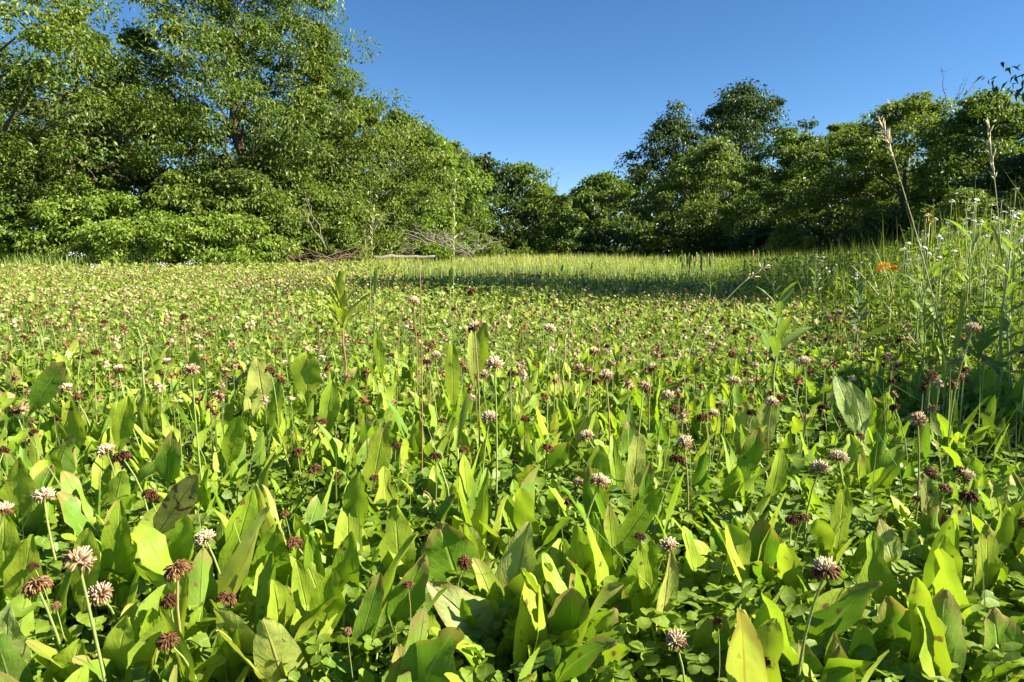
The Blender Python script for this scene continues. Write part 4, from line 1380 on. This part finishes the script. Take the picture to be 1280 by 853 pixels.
def grass_masses():
    mb = MB()                                            # pale tall grass at the far end of the field
    x, y = field_points(52000, 9.0, 58, 0.6)
    y = 9 + (y - 9) * R.uniform(0.25, 1.0, len(y))
    q = (x > -0.22 * y) & (x < 0.62 * y)
    x, y = x[q], y[q]
    blades(x, y, R.uniform(0.16, 0.46, len(x)) * np.interp(y, [9, 14], [0.75, 1.0]) * (0.85 + 0.3 * np.sin(x * 0.9 + 2 * np.sin(y * 0.5)) * np.sin(y * 0.8 + x * 0.3)), R.uniform(0.006, 0.012, len(x)) * (y / 14), R.uniform(0, 0.98, len(x)), mb, 0.25)
    tag(link('pale_grass', mb.mesh('pale_grass', M_palegrass, smooth=False)), kind='stuff')
    mb = MB()                                            # ranker grass in the band of tree shade
    x, y = field_points(26000, 5.2, 12.5, 0.8)
    q = (x > -0.16 * y)
    x, y = x[q], y[q]
    blades(x, y, R.uniform(0.12, 0.32, len(x)) * np.interp(y, [5.2, 7], [0.5, 1.0]), R.uniform(0.005, 0.010, len(x)), R.uniform(0, 0.98, len(x)), mb, 0.3)
    x = R.uniform(-17, -7.6, 9000)                       # weeds along the foot of the shrubs
    y = R.uniform(13.2, 16.0, 9000) + np.clip((x + 12) * 0.35, 0, 4)
    blades(x, y, R.uniform(0.2, 0.75, 9000) * np.clip((y - 12.5) / 3, 0.3, 1), R.uniform(0.012, 0.03, 9000), R.uniform(0, 0.98, 9000), mb, 0.6)
    x, y = field_points(3000, 0.6, 4.0, 0.9)             # fine grass between the clover
    blades(x, y, R.uniform(0.08, 0.24, 3000), R.uniform(0.0012, 0.003, 3000), R.uniform(0, 0.98, 3000), mb, 0.5)
    tag(link('grass', mb.mesh('grass', M_grass, smooth=False)), kind='stuff')
    mb = MB()                                            # rank undergrowth of the flowery verge
    n = 15000
    y = np.sqrt(R.uniform(2.0 ** 2, 12 ** 2, n))
    x = 1.0 + 0.13 * y + R.uniform(0, 1, n) ** 0.9 * (0.72 * y - 0.5)
    hh = np.interp(y, [2, 3, 6, 12], [0.46, 0.60, 0.55, 0.5]) * np.clip((x - 0.85 - 0.13 * y) / 0.8, 0.35, 1)
    hh = hh * np.interp(640 + FPX * x / y, [900, 1050, 1130, 1210, 1300], [0.7, 0.85, 0.95, 1.08, 1.14])
    blades(x, y, hh * R.uniform(0.35, 1.0, n) ** 1.3 * 1.3, R.uniform(0.003, 0.007, n), R.uniform(0, 0.98, n), mb, 0.25)
    n = 50000
    y = np.sqrt(R.uniform(2.0 ** 2, 12 ** 2, n))
    x = 1.0 + 0.13 * y + R.uniform(0, 1, n) ** 0.9 * (0.72 * y - 0.5)
    hh = np.interp(y, [2, 3, 6, 12], [0.44, 0.56, 0.50, 0.48]) * np.clip((x - 0.85 - 0.13 * y) / 0.8, 0.35, 1)
    hh = hh * np.interp(640 + FPX * x / y, [900, 1050, 1130, 1210, 1300], [0.7, 0.85, 0.95, 1.08, 1.14])
    sz = R.uniform(0.02, 0.06, n) * np.interp(640 + FPX * x / y, [1100, 1220], [0.9, 1.25])
    flat_scatter(TREE_LEAF, x, y, hh * R.uniform(0.1, 1.0, n), np.stack([sz * 0.35, sz, sz], -1), R.uniform(0, 0.98, n), 0.6, mb, 1)
    tag(link('verge_undergrowth', mb.mesh('verge_undergrowth', [M_vgrass, M_verge], smooth=False)), kind='stuff')


grass_masses()


def grass_stalk(label, pts, Y, r, head=None, mat=M_straw, phrase=None, cat='grass stalk', name='grass_stalk', spikelets=26, dy=0.0, leaf=None):
    """A single stalk through photo points (foot first), with a seed head over the last part."""
    P = np.array([at(px, py, Y + dy * i) for i, (px, py) in enumerate(pts)])
    if P[0][2] > 0.02:
        P = np.concatenate([[np.array([P[0][0] - (P[1][0] - P[0][0]) * 0.5, P[0][1], 0.0])], P])
    t = np.linspace(0, 1, len(P))
    tt = np.linspace(0, 1, 22)
    Q = np.stack([np.interp(tt, t, P[:, i]) for i in range(3)], -1)
    for _ in range(2):
        Q[1:-1] = (Q[:-2] + 2 * Q[1:-1] + Q[2:]) / 4
    root = link(name, None, loc=(P[0][0], P[0][1], 0))
    tag(root, label, cat)
    o = np.array(root.location)
    mb = MB()
    tube(mb, Q - o, np.linspace(r, r * 0.5, 22), 6, 0.5)
    link('stem', mb.mesh('stem', mat), root)
    rg = np.random.default_rng(int(abs(P[0][0]) * 1000) + 5)
    if head:
        mb = MB()
        for k in range(spikelets):
            f = 1 - head * (k + 0.5) / spikelets
            p = np.array([np.interp(f, tt, Q[:, i]) for i in range(3)])
            p2 = np.array([np.interp(min(f + 0.04, 1), tt, Q[:, i]) for i in range(3)])
            d = nrm(p2 - p + rg.normal(0, 1e-4, 3))
            s = nrm(d + rg.normal(0, 0.38, 3))
            ln = r * 16 * (0.5 + 0.6 * math.sin(PI * (k + 0.5) / spikelets))
            tube(mb, np.stack([p, p + s * ln * 0.5, p + s * ln]) - o, np.array([0.35, 0.8, 0.1]) * r * 1.7, 4, rg.uniform())
        link('seed_head', mb.mesh('seed_head', M_straw), root)
    for lf in leaf or ():
        mb = MB()
        A, B, w = at(lf[0], lf[1], Y), at(lf[2], lf[3], Y - 0.03), lf[4]
        blade_strip(mb, A - o, B - o, w)
        link('leaf', mb.mesh('leaf', M_grass), root)
    if phrase:
        landmark(phrase, pts[len(pts) // 2][0], pts[len(pts) // 2][1], root)
    return root


def blade_strip(mb, a, b, w, sag=0.02, n=7):
    P = curve_pts(a, b, n, sag=(0, 0, sag))
    d = nrm(P[-1] - P[0])
    s = nrm(np.cross(d, np.array([0, 1.0, 0.25])))
    V, uv = [], []
    for i in range(n):
        t = i / (n - 1)
        ww = w / 2 * min(1, 2.6 * (1 - t) + 0.04) * (0.6 + 0.4 * min(1, t * 4))
        for u in (-1, 0, 1):
            V.append(P[i] + s * u * ww + np.array([0, -1, 0]) * (1 - abs(u)) * -0.2 * ww)
            uv.append(((u + 1) / 2, t))
    F = [(i * 3 + j, i * 3 + j + 1, (i + 1) * 3 + j + 1, (i + 1) * 3 + j) for i in range(n - 1) for j in range(2)]
    mb.add(V, np.array(F), uv, 0.3)


grass_stalk('tall pale grass stalk with an arching seed head at the right', [(1188, 480), (1170, 385), (1145, 290), (1122, 215), (1112, 180), (1099, 150)], 1.75, 0.0016, 0.25, phrase='the arching grass stalk',
            leaf=[(1183, 455, 1163, 395, 0.006)], spikelets=34)
grass_stalk('tall upright grass stalk with a tight seed head by the right edge', [(1262, 480), (1258, 400), (1252, 320), (1246, 250), (1242, 215), (1234, 152)], 1.7, 0.0016, 0.22, phrase='the upright grass stalk',
            leaf=[(1254, 330, 1236, 280, 0.006), (1264, 390, 1268, 320, 0.006)], spikelets=30)
grass_stalk('thin red brown stalk standing straight up in mid field', [(527, 640), (528, 540), (527, 430), (525, 332)], 1.05, 0.0014, None, M_stem_red, 'the thin red stalk', spikelets=6)
grass_stalk('thin dark stem just left of the thin red stalk', [(495, 540), (497, 470), (500, 385)], 1.35, 0.0014, None, M_stem_red)
grass_stalk('very tall pale stalk rising before the sunlit wood', [(566, 420), (567, 340), (568, 280), (569, 214)], 2.6, 0.0017, 0.5, M_stem, 'the very tall pale stalk', spikelets=16)
grass_stalk('shorter pale stalk left of the very tall one', [(462, 400), (464, 330), (466, 285), (467, 258)], 2.9, 0.0017, 0.5, M_stem, spikelets=14)
grass_stalk('dry stalk bent over to the left with a broken top', [(1152, 440), (1118, 395), (1085, 352), (1064, 332)], 2.2, 0.0026, None, M_straw, 'the bent dry stalk')
grass_stalk('dry pale grass stem leaning across the verge toward the left', [(958, 333), (930, 352), (900, 382), (868, 418)][::-1], 2.3, 0.0022, 0.25, M_straw, 'the leaning dry stem', spikelets=12)
grass_stalk('short pale straw leaning behind the arching grass stalk', [(1118, 340), (1132, 328), (1146, 318)], 2.8, 0.0026, None, M_straw)


def single_blade(label, ax, ay, bx, by, Y, w, mat=M_grass, phrase=None, sag=0.02):
    A, B = at(ax, ay, Y), at(bx, by, Y - 0.04)
    root = link('broad_grass', None, loc=(A[0], A[1], 0))
    tag(root, label, 'grass blade')
    o = np.array(root.location)
    mb = MB()
    blade_strip(mb, A - o, B - o, w, sag, 9)
    link('leaf', mb.mesh('leaf', mat), root)
    if A[2] > 0.02:
        mb = MB()
        tube(mb, curve_pts((0, 0, 0), A - o, 4), np.linspace(0.0018, 0.0014, 4), 5, 0.5)
        link('stem', mb.mesh('stem', M_stem), root)
    if phrase:
        landmark(phrase, (ax + bx) / 2, (ay + by) / 2, root)


single_blade('bright green grass blade standing upright at the right', 1194, 442, 1207, 362, 1.7, 0.013, phrase='the upright green blade')
single_blade('pale grass blade lying almost flat beside the bent dry stalk', 1078, 422, 1128, 400, 1.9, 0.016, M_palegrass, 'the flat pale blade', sag=0.0)
single_blade('broad green blade beside the bell shaped flower', 572, 560, 590, 488, 1.2, 0.009)
single_blade('green blade standing in the far middle of the field', 563, 360, 565, 333, 3.4, 0.022)
single_blade('dark green blade left of the thin red stalk', 468, 368, 471, 334, 3.0, 0.018)
single_blade('pair less narrow blade beside the arching stalk foot', 1180, 500, 1178, 440, 1.5, 0.010)


# ------------------------------------------------------------------ leafy herbs
def herb(label, px, top, foot, Y, wpx, seed, mat=M_weed, n=14, phrase=None, stem_mat=M_stem, upright=0.5, wratio=0.22, name='leafy_herb', group='leafy herbs'):
    rg = np.random.default_rng(seed)
    P = at(px, top, Y)
    H = P[2]
    zf = max(at(px, foot, Y)[2], 0.02)
    root = link(name, None, loc=(P[0], Y, 0))
    tag(root, label, 'plant', group)
    mb = MB()
    tube(mb, curve_pts((rg.normal(0, 0.01), 0.01, 0), (0, 0, H * 0.93), 7, wob=0.003, rg=rg), np.linspace(0.0042, 0.0016, 7) * (H / 0.36) ** 0.5, 6, 0.5)
    link('stem', mb.mesh('stem', stem_mat), root)
    W = wpx * Y / FPX / 2
    for k in range(n):
        f = k / (n - 1)
        z = zf + (H * 0.94 - zf) * f
        a = k * 2.39996 + rg.normal(0, 0.2)
        Ln = W * (1.15 - 0.35 * f) * rg.uniform(0.8, 1.15)
        lean = (1.15 - upright * (0.3 + 0.9 * f)) + rg.normal(0, 0.1)
        V, F, uv = leaf_shape(Ln, Ln * wratio * rg.uniform(0.85, 1.2), rg.uniform(0.2, 0.6), rg.uniform(0.15, 0.4), 0.05, seed * 31 + k, 0.08, 'lance', lean=lean, nv=8)
        mb = MB()
        mb.add(V @ rot_z(a).T, F, uv)
        link('leaf', mb.mesh('leaf', mat), root, loc=(0, 0, z))
    if phrase:
        landmark(phrase, px, (top + foot) / 2, root)
    return root


herb('bushy lance leaved herb on a pink stem, left of mid field', 426, 361, 416, 1.75, 92, 701, n=22, phrase='the pink stemmed herb', stem_mat=M_stem_red, upright=0.82, wratio=0.22, mat=M_herb)
herb('toothed green herb with wide spreading lower leaves', 975, 368, 452, 1.55, 112, 702, n=13, phrase='the toothed herb', upright=0.45, wratio=0.24)
herb('herb with a pair of long arching leaves in the left middle', 172, 398, 450, 1.75, 70, 703, n=8, phrase='the arching leaved herb', upright=0.5, wratio=0.16)
herb('leafy herb with pointed leaves cut by the right picture edge', 1268, 285, 470, 1.65, 78, 704, n=16, phrase='the right edge herb', upright=0.35, wratio=0.3)
herb('low leafy herb at the foot of the upright grass stalk', 1228, 410, 450, 1.75, 80, 705, n=9, upright=0.5, wratio=0.28)
herb('small yellowish herb just right of the spiky white flower', 705, 412, 440, 1.6, 50, 706, n=7, upright=0.4, wratio=0.24)
herb('dark blunt leaved mullein standing in the shaded verge', 1076, 362, 415, 2.5, 50, 707, mat=M_weed_dark, n=9, phrase='the dark mullein', upright=0.9, wratio=0.3)
rgh = np.random.default_rng(77)
for i, (px, top, Y, w, lab) in enumerate((
        (702, 331, 8.0, 26, 'star shaped young herb before the dark shade band'), (738, 330, 8.0, 26, 'star shaped young herb right beside its twin at the shade band'),
        (793, 332, 8.5, 20, 'slim young herb in the shade band right of the star pair'), (757, 322, 9.5, 10, 'tall thin herb spire left of the slim young herb'),
        (815, 322, 9.0, 18, 'pale leafed herb at the edge of the dark wood'), (640, 342, 9.0, 14, 'small herb at the left of the shade band'),
        (768, 318, 11, 14, 'grey green herb spire in front of the black wood edge'), (835, 320, 10, 16, 'leafy herb left of the row of pale spikes'))):
    herb(lab, px, top, top + 18, Y, w, 720 + i, mat=M_weed, n=8, upright=0.5, wratio=0.2)


# pale grass spikes along the dark wood edge
def spike(label, px, top, Y, r, red=False):
    P = at(px, top, Y)
    root = link('grass_spike', None, loc=(P[0], Y, 0))
    mb = MB()
    tube(mb, curve_pts((0, 0, 0), (0, 0, P[2] * 0.7), 4, wob=0.004), np.full(4, r * 0.35), 4, 0.4)
    link('stem', mb.mesh('stem', M_stem), root)
    mb = MB()
    tube(mb, curve_pts((0, 0, P[2] * 0.7), (0, 0, P[2]), 5, wob=0.002), np.array([0.5, 1, 1, 0.8, 0.3]) * r, 6, 0.6)
    link('seed_head', mb.mesh('seed_head', M_stem_red if red else M_palegrass), root)
    if label:
        tag(root, label, 'grass spike', 'grass spikes at the wood edge')
    return root


for i in range(46):
    px = 850 + 250 * rgh.uniform() ** 1.2 if i > 10 else 848 + i * 4.2 + rgh.normal(0, 1)
    top = 326 - 14 * rgh.uniform() if i > 10 else 319 + rgh.uniform(-2, 4)
    Y = rgh.uniform(5, 10) if i > 10 else rgh.uniform(10.5, 12)
    red = i % 9 == 4
    o = spike(None, px, top, Y, 0.008 * Y / 7, red)
    ITEMS.append([o, ('tall ' if top < 318 else 'short ' if top > 323 else '') + ('reddish' if red else 'pale') + (' thick' if Y > 7.5 else ' slim') + ' grass spike', 'grass spike', 'grass spikes at the wood edge', px, top + 10])


# ------------------------------------------------------------------ daisies and other flowers of the verge
def daisy_head(seed, n=22, r=0.014, droop=0.1):
    rg = np.random.default_rng(seed)
    mb = MB()
    for k in range(n):
        a = 2 * PI * k / n + rg.normal(0, 0.06)
        ln = r * rg.uniform(0.85, 1.1)
        w = 0.0022
        d = np.array([math.cos(a), math.sin(a), 0])
        s = np.array([-math.sin(a), math.cos(a), 0])
        z = rg.normal(-droop, 0.1)
        V = [d * 0.003 - s * w * 0.5, d * 0.003 + s * w * 0.5, d * ln * 0.6 + s * w + [0, 0, z * ln * 0.5], d * ln * 0.6 - s * w + [0, 0, z * ln * 0.5], d * ln + [0, 0, z * ln]]
        mb.add(V, (np.array([[3, 2, 4]]), np.array([[0, 1, 2, 3]])), None, 0.3)
    dc = MB()
    th = np.linspace(0, 2 * PI, 9)[:-1]
    for (r0, z0), (r1, z1) in (((0.0045, 0.0), (0.0035, 0.0022)), ((0.0035, 0.0022), (0.0, 0.0032))):
        V = np.concatenate([np.stack([r0 * np.cos(th), r0 * np.sin(th), np.full(8, z0)], -1), np.stack([r1 * np.cos(th), r1 * np.sin(th), np.full(8, z1)], -1)])
        dc.add(V, np.array([[i, (i + 1) % 8, 8 + (i + 1) % 8, 8 + i] for i in range(8)]))
    return mb.mesh('petals', M_petal, smooth=False), dc.mesh('disc', M_disc)


DAISY = [daisy_head(800 + i, droop=[0.0, 0.2, 0.5][i]) for i in range(3)]
LANCE = [leaf_mesh(M_weed, L_, L_ * 0.2, 0.7, 0.2, 0.06, 830 + i, 0.05, 'lance', lean=0.7, nv=7) for i, L_ in enumerate((0.07, 0.1, 0.13))]


def daisy(px, top, Y, heads, rg, s=1.0, label=None, orange=False, phrase=None):
    P = at(px, top, Y)
    H = P[2]
    name = 'orange_wildflower' if orange else 'daisy_plant'
    root = link(name, None, loc=(P[0], Y, 0))
    mb = MB()
    fork = H * rg.uniform(0.62, 0.8)
    lean = rg.normal(0, 0.03, 2) * H
    tube(mb, curve_pts((lean[0], lean[1], 0), (0, 0, fork), 6, wob=0.004, rg=rg), np.linspace(0.0026, 0.0016, 6), 5, 0.5)
    for k in range(heads):
        off = np.array([0, 0, H]) if k == 0 else np.array([rg.normal(0, 0.09 * H), rg.normal(0, 0.09 * H), H * rg.uniform(0.84, 1.0)])
        z0 = fork - rg.uniform(0, 0.12) * H if k else fork
        tube(mb, curve_pts((0, 0, min(z0, fork)), off, 5, sag=(off[0] * 0.25, off[1] * 0.25, 0)), np.linspace(0.0013, 0.0009, 5), 4, 0.5)
        pe, di = DAISY[int(rg.integers(3))]
        h = link('flower_head', None if not orange else di, root, loc=off)
        h.rotation_euler = (rg.normal(0, 0.35), rg.normal(0, 0.3), rg.uniform(0, 6.28))
        s_ = s * 0.72
        h.scale = (s_, s_, s_)
        if orange:
            pass
        else:
            link('petal', pe, h)
            link('disc', di, h)
    link('stem', mb.mesh('stem', M_stem), root)
    for k in range(int(rg.integers(4, 8))):
        z = fork * rg.uniform(0.1, 1.0)
        o = link('leaf', LANCE[int(rg.integers(3))], root, loc=(lean[0] * (1 - z / fork), lean[1] * (1 - z / fork), z))
        o.rotation_euler = (0, 0, rg.uniform(0, 6.28))
        q = rg.uniform(0.5, 1.0)
        o.scale = (q, q, q)
    look = {1: 'one', 2: 'two', 3: 'three', 4: 'four', 5: 'five'}[heads] + ' headed white daisy'
    if label:
        tag(root, label, 'flower', 'white daisies of the verge')
    else:
        ITEMS.append([root, look, 'flower', 'white daisies of the verge', px, top])
    if phrase:
        landmark(phrase, px, top, root)
    return root


rgd = np.random.default_rng(88)
daisy(1158, 270, 2.2, 2, rgd, 1.0, 'white daisy on a bare stem left of the pale conical shrub', phrase='the bare stemmed daisy')
daisy(1240, 256, 2.1, 5, rgd, 1.1, 'thick cluster of white daisies level with the conical shrub', phrase='the thick daisy cluster')
daisy(1270, 236, 2.0, 1, rgd, 1.1, 'highest white daisy on a long stem by the right edge', phrase='the highest daisy')
daisy(1190, 250, 2.4, 3, rgd, 1.1, 'white daisies just in front of the slim pale shrub', phrase='the slim shrub daisies')
daisy(1150, 300, 2.5, 2, rgd, 1.0, 'pair of white daisies right of the bent dry stalk top', phrase='the bent stalk daisies')
daisy(1020, 318, 4.2, 4, rgd, 1.1, 'loose white daisies at the left end of the flowery verge', phrase='the verge end daisies')
daisy(1076, 328, 3.5, 3, rgd, 1.0, 'white daisies left of the orange flowers', phrase='the orange side daisies')
for i in range(64):
    u = rgd.uniform()
    px = 985 + 300 * u ** 0.75
    lim = np.interp(px, [985, 1060, 1130, 1200, 1280], [318, 322, 305, 250, 245])
    top = lim + abs(rgd.normal(0, 1)) * np.interp(px, [985, 1130, 1280], [12, 28, 60])
    Y = rgd.uniform(2.0, 3.6) if px > 1120 else rgd.uniform(3.2, 6.5)
    if at(px, top, Y)[2] < 0.25:
        continue
    daisy(px, top, Y, int(rgd.integers(1, 5)), rgd, rgd.uniform(0.8, 1.15))
for i in range(14):                                      # a few strays over the field's right side
    daisy(rgd.uniform(880, 1010), 326 + rgd.uniform(0, 22), rgd.uniform(4, 7), int(rgd.integers(1, 3)), rgd, 0.9)


def orange_flower(label, px, top, Y, wpx, seed, mat=M_orange):
    rg = np.random.default_rng(seed)
    P = at(px, top, Y)
    W = wpx * Y / FPX / 2
    root = link('orange_wildflower', None, loc=(P[0], Y, 0))
    tag(root, label, 'flower', 'orange and yellow wildflowers')
    st, cl = MB(), MB()
    for k in range(7 if wpx > 5 else 2):
        e = np.array([rg.uniform(-W, W), rg.uniform(-W, W), P[2] * rg.uniform(0.9, 1.0)])
        tube(st, curve_pts((0, 0, 0), e, 5, sag=(e[0] * 0.2, e[1] * 0.2, 0)), np.linspace(0.003, 0.0018, 5), 5, 0.5)
        sprays(cl, e[None], np.array([0.015 if wpx > 5 else 0.008]), 26, 0.014 if wpx > 5 else 0.008, rg, 0.5, -0.6, 0.5, 0, 0.7)
    link('stem', st.mesh('stem', M_stem), root)
    link('flower_cluster', cl.mesh('flower_cluster', mat, smooth=False), root)
    for k in range(10):
        o = link('leaf', LANCE[int(rg.integers(3))], root, loc=(0, 0, P[2] * rg.uniform(0.2, 0.85)))
        o.rotation_euler = (0, 0, rg.uniform(0, 6.28))


orange_flower('orange wildflower cluster in front of the black shade, larger of two', 1102, 331, 3.9, 10, 901)
orange_flower('orange wildflower cluster right beside the larger orange one', 1118, 333, 4.1, 7, 902)
orange_flower('yellow wildflower among the daisies above the bare stemmed one', 1163, 261, 2.4, 3, 903, M_disc)
# white wildflowers along the left verge
for i, (px, top, Y, lab) in enumerate((
        (95, 316, 13.2, 'white wildflower clump at the foot of the dark hollowed shrub'), (45, 285, 15.2, 'white wildflower high on the shrubs by the left edge'),
        (200, 330, 13.0, 'white wildflower low in front of the low wide shrub'), (240, 328, 13.2, 'white wildflower right of the low wide shrub'), (120, 333, 12.6, 'small white wildflower in the weeds by the field edge'))):
    rg = np.random.default_rng(950 + i)
    P = at(px, top, Y)
    root = link('white_wildflower', None, loc=(P[0], Y, 0))
    tag(root, lab, 'flower', 'white wildflowers at the field edge')
    st, cl = MB(), MB()
    for k in range(4):
        e = np.array([rg.normal(0, 0.05), rg.normal(0, 0.05), P[2] * rg.uniform(0.85, 1.0)])
        tube(st, curve_pts((0, 0, 0), e, 4), np.linspace(0.004, 0.002, 4), 4, 0.5)
        sprays(cl, e[None], np.array([0.09]), 9, 0.024, rg, 0.5, -0.5, 0.5, 0, 0.8)
    link('stem', st.mesh('stem', M_stem), root)
    link('flower_cluster', cl.mesh('flower_cluster', M_petal, smooth=False), root)

# ------------------------------------------------------------------ labels for the many: by look, then by the marked thing each stands beside
def compass(dx, dy):
    h = 'left of' if dx < 0 else 'right of'
    v = 'behind' if dy < 0 else 'before'
    if abs(dx) > 2.2 * abs(dy):
        return h
    if abs(dy) > 2.2 * abs(dx):
        return v
    return f'{v} and {h}'


ORD = ['leftmost', 'second from left', 'third from left', 'fourth from left', 'fifth from left', 'sixth from left', 'seventh from left', 'eighth from left']


def write_labels():
    keyed = {}
    for o, look, cat, group, px, py in ITEMS:
        best, bd = None, 1e9
        for ph, lx, ly, lo in LAND:
            if lo is o:
                continue
            d = math.hypot(px - lx, (py - ly) * 1.6)
            if d < bd:
                best, bd = (ph, lx, ly), d
        keyed.setdefault((look, compass(px - best[1], py - best[2]), best[0]), []).append((px, o, cat, group))
    for (look, where, ph), lst in keyed.items():
        lst.sort(key=lambda t: t[0])
        n = len(lst)
        for i, (px, o, cat, group) in enumerate(lst):
            tail = '' if n == 1 else ', ' + ('rightmost' if i == n - 1 else ORD[min(i, 7)])
            tag(o, f'{look} {where} {ph}{tail}', cat, group)


write_labels()
